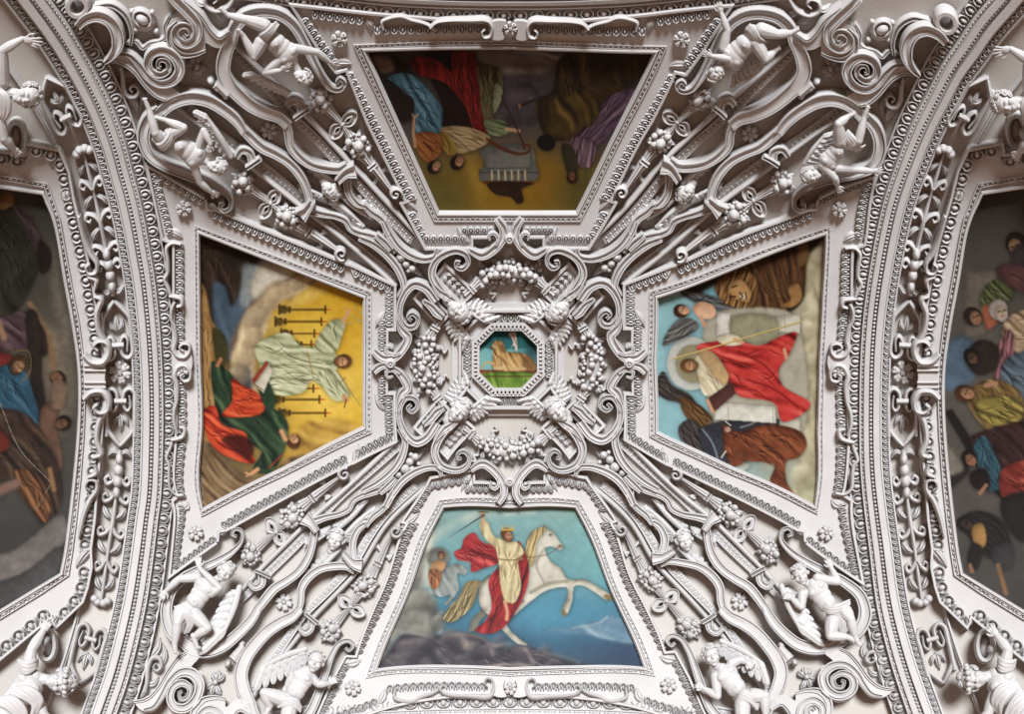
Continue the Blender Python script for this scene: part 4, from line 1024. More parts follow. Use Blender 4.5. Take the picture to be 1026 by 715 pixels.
def figure(label, head, r, up, face, torso, arms, legs, wings=(), drape=(), name='angel_statue', cat='statue', group='stucco angels', seed=1, hair_n=46, tw=1.0, wreath=False):
    """one continuous body in stucco, with hair, drapery and wings as parts.  All points (x, y, h)"""
    t = thing(name, torso[1][0], torso[1][1], label, cat, group)
    mm = M(); fr = Frame(head, up, face)
    head_parts(mm, fr, r)
    ch, be, pe = [arr(p) for p in torso[:3]]
    nb = ch + (ch - be) / np.linalg.norm(ch - be) * r * .75
    limb(mm, [fr.p(0, -.45 * r, -.15 * r), fr.p(0, -.95 * r, -.3 * r) * .5 + nb * .5, nb], [.40 * r, .42 * r, .55 * r])
    ax = ch - pe; ax /= np.linalg.norm(ax)
    sh = arr(arms[0][0]) - arr(arms[1][0]); sh -= ax * (sh @ ax); sh /= max(np.linalg.norm(sh), 1e-6); fz = np.cross(sh, ax)
    if fz[2] < 0: fz = -fz
    R = np.stack([sh, ax, fz], 1); k = r * tw * 1.1
    ellip(mm, ch, (k * 1.02, k * .92, k * .70), R, 18, 12)
    ellip(mm, (ch + be) / 2, (k * .90, k * .8, k * .64), R, 16, 10)
    ellip(mm, be, (k * .86, k * .82, k * .68), R, 16, 10)
    ellip(mm, be + fz * k * .16 - ax * k * .12, (k * .66, k * .62, k * .62), R, 14, 9)
    ellip(mm, pe, (k * .92, k * .72, k * .72), R, 16, 10)
    for s in (-1, 1): ellip(mm, ch + sh * s * k * .42 + ax * k * .12 + fz * k * .40, (k * .44, k * .36, k * .30), R, 12, 8)
    ellip(mm, be - ax * k * .05 + fz * k * .80, (k * .09, k * .09, k * .05), R, 8, 5)
    for i_, a in enumerate(arms):
        s_, e, w_, tp = [arr(p) for p in a[:4]]
        limb(mm, [s_ * .75 + ch * .25, s_], [.46 * r, .46 * r])
        limb(mm, [s_, (s_ + e) / 2, e], [.50 * r, .46 * r, .36 * r]); limb(mm, [e, e * .6 + w_ * .4, w_], [.36 * r, .38 * r, .23 * r])
        hand(mm, w_, tp, .27 * r, a[4] if len(a) > 4 else .8, .6, 1 if i_ else -1)
    for l in legs:
        h_, kn, an, to = [arr(p) for p in l[:4]]
        limb(mm, [pe * .4 + h_ * .6, h_], [.62 * r, .62 * r])
        limb(mm, [h_, h_ * .5 + kn * .5, kn], [.76 * r, .68 * r, .48 * r]); limb(mm, [kn, kn * .62 + an * .38, an], [.46 * r, .48 * r, .28 * r])
        foot(mm, an, to, .30 * r)
    k_ = remesh(mm, .42, 3, .5)
    iso(k_); build(k_, 'body', FIGURE, t, sharp=80)
    mm = M(); curls(mm, fr, r, hair_n, seed); iso(mm); build(mm, 'hair', FIGURE, t)
    if wreath:
        mm = M()
        for a in np.linspace(0, 2 * PI, 15)[:-1]:
            p = fr.p(.92 * r * math.cos(a), .42 * r, (-.1 + .92 * math.sin(a)) * r); ellip(mm, p, (.2 * r, .2 * r, .2 * r), None, 8, 6)
        iso(mm); build(mm, 'wreath', FIGURE, t)
    for rt, tp, bk, h0, h1 in wings:
        mm = M(); wing_mesh(mm, rt, tp, bk, h0, h1, 8, 3); iso(mm); build(mm, 'wing', FIGURE, t)
    for P, rr in drape:
        mm = M(); P = arr(P)
        d = P[-1] - P[0]; s = arr([-d[1], d[0], 0]); s /= max(np.linalg.norm(s), 1e-6)
        for o_ in (-1.1, -.35, .4, 1.1):
            Q = smooth(np.array([p + s * o_ * rr * (.7 + .3 * math.sin(i_ * 1.7 + o_)) + arr([0, 0, .25 * rr * math.cos(o_ * 1.2 + i_)]) for i_, p in enumerate(P)]), 1.5)
            tube(mm, Q, [rr * .3, rr * .55, rr * .6, rr * .5, rr * .25], 8, .8)
        k2 = remesh(mm, .45, 2); iso(k2); build(k2, 'drapery', FIGURE, t, sharp=80)
    return t

AN = [
 ('angel beside the altar painting, candlestick side, one arm on the frame corner',
  dict(head=(303, 76, 38), r=9.5, up=(.75, .62, .1), face=(-.25, .3, 1), torso=((288, 53, 36), (277, 43, 36), (268, 33, 34)), tw=1.12,
   arms=(((296, 48, 36), (318, 53, 32), (331, 65, 28), (339, 73, 24)), ((281, 59, 38), (265, 72, 37), (281, 68, 42), (291, 60, 43))),
   legs=(((265, 26, 34), (246, 19, 36), (228, 16, 32), (221, 9, 32)), ((262, 41, 38), (255, 54, 42), (244, 34, 40), (239, 27, 42))),
   wings=(((289, 93), (247, 70), (4, 9), 22, 26),), drape=(([(260, 40, 38), (266, 36, 44), (272, 31, 44), (278, 24, 38)], 3.4),))),
 ('angel beside the candlestick painting, altar side, head down with bent legs',
  dict(head=(217, 166, 38), r=9.5, up=(.9, .3, .1), face=(-.2, .3, 1), torso=((195, 156, 36), (182, 146, 36), (170, 138, 35)), tw=1.12,
   arms=(((199, 148, 36), (204, 130, 38), (211, 142, 42), (208, 152, 42)), ((194, 164, 37), (200, 183, 34), (211, 194, 29), (220, 199, 26))),
   legs=(((161, 139, 36), (156, 131, 42), (149, 108, 38), (145, 98, 38)), ((171, 133, 37), (184, 126, 42), (166, 119, 40), (156, 116, 40))),
   wings=(((231, 157), (203, 110), (-3, 10), 22, 26),), drape=(([(153, 142, 36), (162, 147, 43), (170, 139, 45), (172, 128, 40)], 3.6),))),
 ('angel beside the altar painting, throne side, one arm reaching past the frame',
  dict(head=(718, 72, 38), r=10, up=(-.5, .8, .15), face=(.15, .35, 1), torso=((735, 56, 36), (746, 45, 36), (756, 35, 35)), tw=1.1,
   arms=(((725, 49, 34), (729, 32, 32), (723, 16, 28), (720, 6, 27)), ((737, 65, 38), (730, 57, 42), (714, 55, 40), (704, 52, 38))),
   legs=(((763, 30, 36), (779, 33, 40), (793, 33, 36), (800, 29, 36)), ((757, 42, 38), (767, 57, 42), (776, 51, 38), (781, 47, 38))),
   wings=(((733, 88), (765, 68), (-3, -9), 22, 26),), drape=(([(750, 26, 38), (755, 32, 43), (759, 40, 44), (768, 44, 38)], 3.2),))),
 ('angel beside the throne painting, altar side, with raised knees and outstretched arm',
  dict(head=(813, 175, 37), r=9.5, up=(-.93, .12, .2), face=(.2, .25, 1), torso=((830, 161, 36), (838, 151, 36), (846, 142, 35)),
   arms=(((824, 165, 38), (837, 178, 38), (839, 187, 33), (843, 196, 30)), ((838, 169, 34), (860, 172, 30), (874, 174, 27), (885, 174, 26))),
   legs=(((853, 143, 37), (860, 139, 42), (866, 116, 38), (870, 106, 38)), ((841, 140, 38), (840, 122, 43), (850, 116, 38), (856, 113, 38))),
   wings=(((806, 164), (829, 131), (10, 6), 24, 26),), drape=(([(848, 132, 38), (853, 140, 43), (860, 150, 40), (866, 148, 36)], 3.8),))),
 ('angel beside the candlestick painting, horse side, with folded wing and raised forearm',
  dict(head=(226, 573, 38), r=10.5, up=(.55, -.75, .1), face=(-.2, .35, 1), torso=((205, 589, 36), (196, 602, 36), (189, 611, 35)),
   arms=(((198, 578, 35), (179, 580, 32), (167, 591, 28), (160, 600, 27)), ((211, 594, 38), (220, 589, 42), (200, 569, 40), (198, 557, 38))),
   legs=(((181, 613, 36), (178, 624, 41), (175, 645, 37), (176, 654, 36)), ((195, 616, 37), (208, 629, 41), (194, 638, 37), (198, 649, 36))),
   wings=(((240, 588), (222, 640), (-14, 3), 25, 28),), drape=(([(178, 606, 38), (186, 613, 43), (190, 624, 40), (187, 634, 34)], 3.6),))),
 ('angel beside the horse painting, candlestick side, with spread wing and hand on frame',
  dict(head=(316, 663, 39), r=11, up=(.3, -.92, .1), face=(-.15, .35, 1), torso=((303, 679, 36), (296, 692, 36), (291, 703, 35)),
   arms=(((305, 672, 37), (319, 685, 36), (329, 684, 33), (338, 679, 31)), ((294, 676, 34), (288, 688, 30), (283, 697, 30), (279, 704, 30))),
   legs=(((283, 700, 36), (265, 694, 41), (270, 708, 36), (266, 716, 36)), ((290, 709, 36), (286, 728, 38), (284, 748, 34), (282, 756, 34))),
   wings=(((306, 650), (257, 671), (8, 13), 26, 28),), drape=(([(279, 704, 37), (287, 703, 43), (296, 706, 43), (302, 710, 38)], 3.8),))),
 ('angel beside the throne painting, horse side, standing with hanging wing and raised arm',
  dict(head=(802, 576, 39), r=10.5, up=(-.35, -.9, .1), face=(.1, .4, 1), torso=((819, 591, 36), (828, 604, 36), (837, 613, 35)),
   arms=(((819, 579, 37), (840, 583, 35), (833, 569, 31), (829, 559, 29)), ((804, 595, 36), (803, 608, 38), (793, 599, 36), (785, 596, 36))),
   legs=(((846, 612, 37), (852, 620, 41), (857, 638, 37), (861, 646, 36)), ((834, 623, 37), (832, 637, 41), (849, 638, 38), (857, 642, 36))),
   wings=(((783, 587), (805, 637), (13, -1), 25, 28),), drape=(([(822, 606, 37), (832, 611, 43), (842, 609, 43), (852, 602, 37)], 3.4), ([(838, 612, 40), (842, 620, 40), (844, 632, 36), (843, 640, 33)], 3.4)))),
 ('angel beside the horse painting, throne side, with wing behind shoulder and bent elbow',
  dict(head=(713, 657, 39), r=11, up=(-.3, -.92, .1), face=(.15, .35, 1), torso=((728, 676, 36), (737, 688, 36), (747, 699, 35)),
   arms=(((717, 677, 36), (719, 697, 35), (705, 689, 33), (697, 684, 32)), ((733, 664, 36), (742, 660, 34), (748, 663, 33), (755, 668, 33))),
   legs=(((755, 697, 37), (766, 697, 41), (767, 716, 37), (766, 726, 36)), ((744, 707, 37), (744, 726, 39), (746, 746, 35), (746, 755, 35))),
   wings=(((723, 642), (769, 667), (-8, 11), 25, 27),), drape=(([(737, 703, 37), (744, 697, 43), (752, 701, 43), (760, 708, 37)], 3.8),))),
]
for i_, (lab, kw) in enumerate(AN): figure(lab, seed=40 + i_, **kw)
ED = [
 ('statue with spread hand beyond the left arch, at the altar painting end',
  dict(head=(27, 95, 42), r=14, up=(1, -.05, .05), face=(0, .15, 1), torso=((-4, 100, 36), (-14, 118, 36), (-22, 134, 34)),
   arms=(((3, 82, 38), (3, 50, 40), (22, 39, 40), (41, 43, 42), .2), ((-2, 116, 38), (4, 138, 40), (13, 150, 34), (19, 159, 32))),
   legs=(((-30, 136, 36), (-40, 160, 40), (-44, 190, 36), (-44, 200, 36)), ((-28, 128, 36), (-48, 140, 40), (-62, 160, 36), (-66, 168, 36))), drape=(([(-12, 88, 38), (2, 96, 46), (4, 112, 46), (-4, 128, 40)], 5),))),
 ('statue with pointing hand beyond the right arch, at the altar painting end',
  dict(head=(1008, 103, 42), r=14, up=(-1, -.05, .05), face=(0, .15, 1), torso=((1036, 106, 36), (1046, 124, 36), (1054, 140, 34)),
   arms=(((1031, 88, 38), (1030, 60, 40), (1013, 49, 40), (996, 51, 42), .2), ((1034, 122, 38), (1030, 142, 38), (1022, 154, 34), (1016, 162, 32))),
   legs=(((1062, 142, 36), (1072, 166, 40), (1076, 196, 36), (1076, 206, 36)), ((1060, 134, 36), (1080, 146, 40), (1094, 166, 36), (1098, 174, 36))), drape=(([(1044, 94, 38), (1030, 102, 46), (1028, 118, 46), (1036, 134, 40)], 5),))),
 ('draped statue beyond the left arch, horse painting end, hand on frame',
  dict(head=(60, 683, 42), r=14.5, up=(1, .08, .05), face=(.15, .25, 1), torso=((28, 686, 36), (14, 702, 36), (4, 716, 34)),
   arms=(((28, 668, 38), (32, 650, 40), (43, 632, 36), (49, 621, 34)), ((36, 700, 38), (44, 716, 38), (52, 726, 36), (58, 734, 36))),
   legs=(((-2, 722, 36), (-10, 748, 40), (-14, 780, 36), (-14, 790, 36)), ((10, 726, 36), (12, 752, 40), (10, 784, 36), (10, 794, 36))), wreath=True,
   drape=(([(18, 663, 42), (26, 669, 47), (34, 667, 46), (38, 662, 40)], 5), ([(14, 690, 44), (26, 694, 50), (36, 704, 48), (34, 716, 42)], 6), ([(-2, 700, 42), (10, 704, 48), (20, 716, 46), (22, 730, 40)], 6)))),
 ('draped statue beyond the right arch, horse painting end, hand on frame',
  dict(head=(975, 680, 42), r=14.5, up=(-1, .08, .05), face=(-.15, .25, 1), torso=((1004, 684, 36), (1016, 700, 36), (1026, 714, 34)),
   arms=(((1006, 668, 38), (1010, 651, 40), (999, 637, 36), (991, 626, 34)), ((996, 698, 38), (990, 714, 38), (982, 726, 36), (976, 734, 36))),
   legs=(((1032, 720, 36), (1040, 746, 40), (1044, 778, 36), (1044, 788, 36)), ((1020, 724, 36), (1018, 750, 40), (1020, 782, 36), (1020, 792, 36))), wreath=True,
   drape=(([(1000, 660, 42), (1004, 667, 47), (1012, 668, 46), (1018, 663, 40)], 5), ([(1018, 688, 44), (1006, 692, 50), (998, 702, 48), (1000, 714, 42)], 6), ([(1032, 698, 42), (1022, 702, 48), (1012, 714, 46), (1010, 728, 40)], 6)))),
]
for i_, (lab, kw) in enumerate(ED): figure(lab, seed=60 + i_, name='draped_statue', group='statues beyond the arches', hair_n=60, **kw)
# shells the side statues lean on
for i_, (x, y, lab) in enumerate(((14, 137, 'upturned shell under the arm of the statue with spread hand'), (1020, 130, 'curled shell under the arm of the statue with pointing hand'), (45, 646, 'shell under the raised arm of the draped statue beyond the left arch'), (989, 647, 'shell under the raised arm of the draped statue beyond the right arch'))):
    t = thing('scallop_shell', x, y, lab, 'stucco shell', 'shells by the side statues')
    mm = M(); sg = 1 if x < 500 else -1
    th = np.linspace(0, 2 * PI, 25)[:-1]
    sweep(mm, np.stack([x + sg * 2 + 8 * np.cos(th), y + 15 * np.sin(th)], 1), [(-.5, 0), (-.5, .6), (-.2, 1), (.3, .8), (.5, .4), (.5, 0)], 6, 14, 4, True); build(mm, 'rim', STUCCO, t)
    mm = M(); ellip(mm, (x + sg * 2, y, 6), (6, 12, 5), None, 14, 8); build(mm, 'bowl', STUCCO, t)
    mm = M(); ellip(mm, (x - sg * 5, y + 3, 14), (5, 5.5, 6), None, 12, 8); build(mm, 'boss', STUCCO, t)

# ================================================================== the pictures themselves
def lin(c):
    c = arr(c) / 255.0
    return np.where(c <= 0.04045, c / 12.92, ((c + 0.055) / 1.055) ** 2.4)
def blur(a, s):
    if s <= 0: return a
    r = int(math.ceil(s * 2.5)); k = np.exp(-.5 * (np.arange(-r, r + 1) / s) ** 2); k /= k.sum()
    p = np.pad(a, r, mode='edge')
    p = np.apply_along_axis(lambda v: np.convolve(v, k, 'valid'), 0, p)
    return np.apply_along_axis(lambda v: np.convolve(v, k, 'valid'), 1, p)
class Picture:
    """pigment laid down in layers on a fine grid of a canvas, kept as vertex colour"""
    def __init__(s, x0, y0, x1, y1, step=.64, seed=1):
        s.st = step; s.xs = np.arange(x0, x1 + step, step); s.ys = np.arange(y0, y1 + step, step)
        s.X, s.Y = np.meshgrid(s.xs, s.ys); s.C = np.zeros(s.X.shape + (3,)); s.g = np.random.default_rng(seed)
        s.n0 = s.noise(22); s.n1b = s.noise(9); s.n1 = s.noise(12); s.n2 = s.noise(5); s.n3 = s.noise(1.6)
    def noise(s, sc):
        a = blur(s.g.standard_normal(s.X.shape), sc / s.st); return a / max(a.std(), 1e-9)
    def mix(s, m, c): s.C = s.C * (1 - m[..., None]) + (arr(c) if np.ndim(c) < 3 else c) * m[..., None]
    def base(s, stops, p0, p1):
        d = arr(p1) - arr(p0); t = ((s.X - p0[0]) * d[0] + (s.Y - p0[1]) * d[1]) / (d @ d); t = t + s.n1 * .05
        ks = [k for k, _ in stops]; cs = arr([c for _, c in stops])
        s.C = np.stack([np.interp(t, ks, cs[:, i]) for i in range(3)], -1)
    def glow(s, x, y, rx, ry, c, a=1.0, ang=0):
        ca, sa = math.cos(ang), math.sin(ang); u = ((s.X - x) * ca + (s.Y - y) * sa) / rx; v = (-(s.X - x) * sa + (s.Y - y) * ca) / ry
        s.mix(a * np.exp(-(u * u + v * v) * (1 + .0)), c)
    def mask(s, poly, soft=.7, sm=True):
        P = smooth(poly, 2, True) if sm else arr(poly)
        x0, y0 = P[:, 0].min() - 1, P[:, 1].min() - 1; x1, y1 = P[:, 0].max() + 1, P[:, 1].max() + 1
        i0, i1 = np.searchsorted(s.ys, [y0, y1]); j0, j1 = np.searchsorted(s.xs, [x0, x1])
        m = np.zeros(s.X.shape); sub = np.stack([s.X[i0:i1, j0:j1].ravel(), s.Y[i0:i1, j0:j1].ravel()], 1)
        if len(sub): m[i0:i1, j0:j1] = inside(P, sub).reshape(i1 - i0, j1 - j0)
        return blur(m, soft / s.st) if soft else m
    def fill(s, poly, c, soft=.4, amp=.12, ang=None, per=7., hi=None, lo=None, round_=.35, a=1.0, sm=True, lit=(-.5, -.7)):
        """painted form: modelled edge, optional cloth folds running along ang"""
        m = s.mask(poly, soft, sm); c = arr(c); hi = arr(hi) if hi is not None else np.minimum(c * 1.38 + 8, 255); lo = arr(lo) if lo is not None else c * .42
        w = blur(m, 3.2 / s.st); gy, gx = np.gradient(w, s.st)
        v = -(gx * lit[0] + gy * lit[1]) * 5 * round_ * -1 * -1
        v = np.clip(v, -1, 1) * -1
        v = v + (w - .8) * round_
        if ang is not None:
            q = -math.sin(ang) * s.X + math.cos(ang) * s.Y
            q = q / per * 2 * PI * .62 + s.n0 * 2.6 + s.n1 * 2.2 + s.n2 * .35
            f = np.sin(q) * .55 + np.sin(q * 1.7 + 1.3 + s.n0 * 2) * .45
            f = np.sign(f) * np.abs(f) ** 1.25 * (.65 + .5 * np.tanh(s.n1b))
            v = v + f * amp * 3.3
        v = v + s.n2 * amp * .35 + s.n3 * .035
        v = np.clip(v, -1, 1)[..., None]
        col = np.where(v > 0, c + (hi - c) * v, c + (c - lo) * v)
        if soft < 1.5 and a > .9:                                  # the painter's dark accent round a form
            sh = np.roll(np.roll(blur(m, 2.0 / s.st), int(1.2 / s.st), 0), int(.8 / s.st), 1); s.C = s.C * (1 - .38 * sh[..., None])
        s.mix(m * a, col)
        if ang is not None and soft < 1.5 and amp > .15:           # brushed folds
            P = arr(poly); lo_, hi_ = P.min(0), P.max(0); area = (hi_[0] - lo_[0]) * (hi_[1] - lo_[1]); g = s.g
            for _ in range(int(min(60, 5 + area / 38))):
                q = lo_ + (hi_ - lo_) * g.random(2)
                if not inside(P, q[None])[0]: continue
                an = ang + g.normal(0, .28); L = g.uniform(4, 12); k = g.normal(0, .16); d = arr([math.cos(an), math.sin(an)]); n = arr([-d[1], d[0]])
                st = [q - d * L + n * k * L, q, q + d * L + n * k * L]
                if not (inside(P, arr(st)).all()): continue
                s.line(st, [.5, 2.1, .5], lo, .5); s.line([p_ + n * 1.7 for p_ in st], [.4, 1.6, .4], hi, .45)
    def line(s, P, w, c, a=1.0):
        P = smooth(P, 1.2) if len(P) > 2 else resamp(P, 1.2); w = interp1(w, len(P))
        x0, y0 = P.min(0) - 4 - w.max() * 2; x1, y1 = P.max(0) + 4 + w.max() * 2
        i0, i1 = np.searchsorted(s.ys, [y0, y1]); j0, j1 = np.searchsorted(s.xs, [x0, x1])
        if i1 <= i0 or j1 <= j0: return
        X, Y = s.X[i0:i1, j0:j1], s.Y[i0:i1, j0:j1]; m = np.zeros(X.shape)
        for (x, y), ww in zip(P, w): m = np.maximum(m, np.clip(1.5 - np.hypot(X - x, Y - y) / max(ww * .5, .3), 0, 1))
        M_ = np.zeros(s.X.shape); M_[i0:i1, j0:j1] = np.clip(m, 0, 1) * a; s.mix(M_, c)
    def soft(s, P, w, c, a=.5):
        P = smooth(P, 1.5) if len(P) > 2 else resamp(P, 1.5); d = np.full(s.X.shape, 1e9)
        for x, y in P: d = np.minimum(d, (s.X - x) ** 2 + (s.Y - y) ** 2)
        s.mix(a * np.exp(-d / (w * .5) ** 2) * np.clip(.75 + .3 * s.n2, 0, 1), c)
    def dot(s, x, y, rx, ry, c, ang=0, a=1.0, hi=None, lo=None, round_=.5):
        th = np.linspace(0, 2 * PI, 15)[:-1]; ca, sa = math.cos(ang), math.sin(ang)
        s.fill([(x + rx * math.cos(t) * ca - ry * math.sin(t) * sa, y + rx * math.cos(t) * sa + ry * math.sin(t) * ca) for t in th], c, .5, .05, None, hi=hi, lo=lo, round_=round_, a=a)
    def puffs(s, L, c, hi, lo, a=.8, lit=(-.4, -.75)):
        for x, y, r in L:
            for k in range(3):
                x1, y1, r1 = x + s.g.normal(0, r * .4), y + s.g.normal(0, r * .4), r * (1 - .22 * k)
                dx, dy = (s.X - x1) / r1, (s.Y - y1) / r1; q = np.sqrt(dx * dx + dy * dy) + .10 * s.n2 + .06 * s.n1
                m = np.clip((1.05 - q) / .45, 0, 1) * a * (.75 - .12 * k); v = np.clip(-(dx * lit[0] + dy * lit[1]) * -1.0 + .05 * s.n2, -1, 1)[..., None]
                s.mix(m, np.where(v > 0, arr(c) + (arr(hi) - arr(c)) * v, arr(c) + (arr(c) - arr(lo)) * v))
    def head(s, x, y, r, up, skin=(196, 146, 108), hair=(70, 45, 28), turn=0.0, beard=None):
        """small painted head: hair, face, eyes, nose, mouth; up is the crown direction"""
        u = arr(up) / np.hypot(*up); v = arr([-u[1], u[0]]); ang = math.atan2(u[1], u[0])
        q = lambda a_, b_: (x + u[0] * a_ * r + v[0] * b_ * r, y + u[1] * a_ * r + v[1] * b_ * r)
        s.dot(*q(.22, -turn * .3), 1.05 * r, .95 * r, hair, ang)
        if beard is not None: s.dot(*q(-.62, turn * .3), .5 * r, .55 * r, beard, ang)
        s.dot(*q(-.12, turn * .25), .80 * r, .62 * r, skin, ang)
        if beard is not None: s.line([q(-.62, turn * .3 - .35), q(-.8, turn * .3), q(-.62, turn * .3 + .35)], r * .35, beard, .8)
        for e in (-.26, .26): s.line([q(.02, turn * .45 + e - .1), q(.02, turn * .45 + e + .1)], max(.7, r * .16), arr(skin) * .3, .8)
        s.line([q(.0, turn * .5), q(-.28, turn * .55)], max(.6, r * .12), arr(skin) * .62, .7)
        s.line([q(-.5, turn * .45 - .16), q(-.5, turn * .45 + .16)], max(.6, r * .14), (140, 70, 58), .8)
    def canvas(s, poly, parent, gain, h=3.2, grain=.03, q=None):
        Cs = np.clip(s.C, 0, 255); Cs = Cs.mean(2, keepdims=True) * .14 + Cs * .86; Cs = 128 + (Cs - 128) * 1.08 - 4
        C = np.clip(lin(np.clip(Cs, 0, 255)) * gain * (1 + grain * s.n3[..., None] + .03 * s.n2[..., None]), 0, .95)
        ny, nx = s.X.shape; P = arr(poly); c0 = P.mean(0)
        big = c0 + (P - c0) * (1 + 4.0 / np.linalg.norm(P - c0, axis=1, keepdims=True))
        k = inside(big, np.stack([s.X.ravel(), s.Y.ravel()], 1)).reshape(ny, nx)
        use = k[:-1, :-1] & k[1:, :-1] & k[:-1, 1:] & k[1:, 1:]
        jj, ii = np.nonzero(use); a = jj * nx + ii
        quads = np.stack([a, a + 1, a + nx + 1, a + nx], 1)
        ids = np.unique(quads); rm = np.full(nx * ny, -1); rm[ids] = np.arange(len(ids))
        V = np.stack([s.X.ravel()[ids], s.Y.ravel()[ids], np.full(len(ids), h)], 1)
        mm = M(); mm.add(V, rm[quads].tolist())
        o = build(mm, 'canvas', PAINT, parent, sharp=180)
        at = o.data.color_attributes.new('paint', 'FLOAT_COLOR', 'POINT')
        cc = np.ones((len(ids), 4)); cc[:, :3] = C.reshape(-1, 3)[ids]
        at.data.foreach_set('color', cc.ravel()); return o

# ---- rider on a white horse
p = Picture(370, 500, 652, 680, seed=2)
K = lambda *pts: [(365 + a / 3.538, 500 + b / 3.538) for a, b in pts]
k1 = lambda a, b: (365 + a / 3.538, 500 + b / 3.538)
p.base([(0, (136, 170, 162)), (.35, (108, 160, 166)), (.62, (74, 132, 156)), (.82, (58, 100, 126)), (1, (62, 76, 94))], (511, 508), (511, 672))
p.glow(*k1(700, 420), 45, 16, (80, 150, 174), .7); p.glow(*k1(850, 160), 30, 40, (120, 180, 172), .5); p.glow(*k1(930, 560), 30, 25, (52, 70, 98), .8)
p.fill(K((270,40),(240,140),(222,250),(215,310),(255,370),(275,475),(130,480),(60,600),(-20,640),(0,300),(140,150),(220,40)), (112,112,104), 3, .28, 1.9, 26, hi=(176,172,158), lo=(62,60,58))
p.soft(K((440,45),(330,80),(260,120),(225,200),(218,300)), 10, (205,200,180), .6); p.soft(K((250,90),(228,170),(222,240),(240,330)), 5, (214,208,190), .6)
p.soft(K((600,42),(500,52),(430,62)), 6, (200,205,195), .5)
p.puffs([(412,560,11),(420,578,13),(430,600,13),(418,618,14),(434,618,9),(424,636,13),(404,640,14)], (122,120,110), (186,180,164), (70,66,62))
p.fill(K((20,640),(90,540),(140,480),(230,490),(330,470),(425,490),(470,530),(560,520),(650,548),(760,582),(900,605),(1010,640)), (66,62,72), 1.2, .25, .4, 30, hi=(150,136,128), lo=(40,38,46), round_=.8)
p.puffs([(402,652,17),(430,648,13),(452,646,14),(478,654,12),(500,652,13),(524,658,11),(548,664,10),(410,668,16),(470,668,14)], (70,66,74), (160,146,134), (40,38,46))
for P in (((135,470),(200,478),(260,500)), ((280,482),(360,478),(430,500),(455,550)), ((460,520),(520,512),(570,530),(600,580)), ((640,545),(700,560),(760,580))): p.soft(K(*P), 5, (168,156,142), .5)
p.fill(K((640,465),(760,450),(800,436),(835,432),(875,412),(925,430),(965,505),(880,500),(780,478)), (104,138,158), 1.5, .2, .3, 12, hi=(160,180,184), lo=(70,100,130))
p.soft(K((740,455),(830,438),(860,418)), 3, (176,188,184), .6)
p.dot(*k1(262,205), 11, 10, (150,148,132)); p.dot(*k1(262,205), 9, 8, (128,130,120))
p.fill(K((240,270),(300,235),(340,230),(365,255),(355,268),(330,262),(335,310),(330,330),(290,375),(285,370),(305,340),(265,345),(240,320)), (140,146,142), .4, .15, 1.2, 8)
p.fill(K((232,240),(255,215),(290,225),(280,250),(255,270),(232,265)), (186,138,92)); p.fill(K((232,250),(262,250),(275,268),(250,320),(232,300)), (150,96,60), .4, .2, 1.5, 5)
p.head(*k1(272,200), 3.6, (0, -1), (190,142,100), (110,60,30))
p.fill(K((420,293),(365,292),(335,345),(278,420),(300,437),(350,412),(388,368),(405,310)), (146,128,86), .4, .3, 2.1, 3.2, hi=(206,190,140), lo=(82,68,44))
p.fill(K((440,270),(405,330),(415,390),(385,420),(372,468),(395,462),(412,428),(450,398),(490,380),(560,300)), (120,118,104), .4, .1)
p.fill(K((415,296),(470,265),(560,245),(572,190),(575,150),(600,112),(632,100),(638,90),(645,102),(672,118),(690,148),(706,165),(696,180),(668,168),(642,172),(655,212),(700,248),(715,278),(742,284),(782,284),(832,312),(874,342),(858,356),(818,330),(772,306),(745,308),(737,360),(716,408),(700,396),(716,352),(718,314),(650,322),(590,362),(545,400),(505,440),(545,490),(580,516),(545,512),(490,464),(450,420),(412,380),(405,335)), (196,190,172), .5, .10, 2.4, 16, hi=(238,232,216), lo=(92,86,68), round_=.9)
p.line(K((590,330),(650,300),(720,290)), 4, (112,108,82), .5); p.line(K((640,172),(610,230),(640,300)), 3, (140,134,110), .5); p.line(K((450,420),(500,400),(560,360)), 5, (110,104,84), .55)
p.line(K((705,398),(710,408)), 4, (130,108,70)); p.line(K((858,344),(872,350)), 5, (140,116,74))
p.fill(K((640,98),(605,108),(578,150),(572,220),(590,238),(606,200),(612,150),(636,118)), (184,160,104), .5, .28, 1.8, 3, hi=(226,210,160), lo=(110,90,52))
p.line(K((690,165),(670,185),(600,205),(560,200)), .9, (120,70,40)); p.dot(*k1(660,126), 1.2, .9, (40,30,26)); p.dot(*k1(694,166), 1.6, 1.4, (150,110,96))
p.fill(K((388,118),(352,142),(345,172),(318,188),(335,215),(375,218),(380,256),(430,242),(478,222),(470,170),(415,150)), (176,46,50), .5, .34, .5, 9, hi=(222,92,88), lo=(92,16,22))
p.fill(K((480,235),(442,290),(452,380),(430,430),(392,464),(440,477),(492,455),(540,392),(576,312),(582,230),(545,148),(530,200)), (160,34,38), .5, .32, 1.9, 9, hi=(208,66,62), lo=(78,12,18))
p.fill(K((408,84),(434,80),(458,128),(500,146),(545,155),(566,190),(546,216),(552,270),(556,312),(530,368),(500,360),(482,300),(476,222),(462,172),(432,144)), (204,188,140), .5, .26, 1.65, 8, hi=(240,228,188), lo=(132,108,64))
p.line(K((478,212),(520,216),(552,210)), 1.6, (120,96,56), .8); p.dot(*k1(556,210), 2.4, 2, (196,140,100))
p.line(K((498,362),(506,395),(505,425)), [3.6, 3, 3.4], (206,160,116)); p.line(K((424,84),(418,62)), 3.4, (206,158,116)); p.dot(*k1(418,54), 2.2, 2.8, (200,150,110))
p.line(K((298,136),(424,56)), [.7, 1.8], (70,72,74)); p.line(K((404,44),(440,46)), 1.3, (110,84,40))
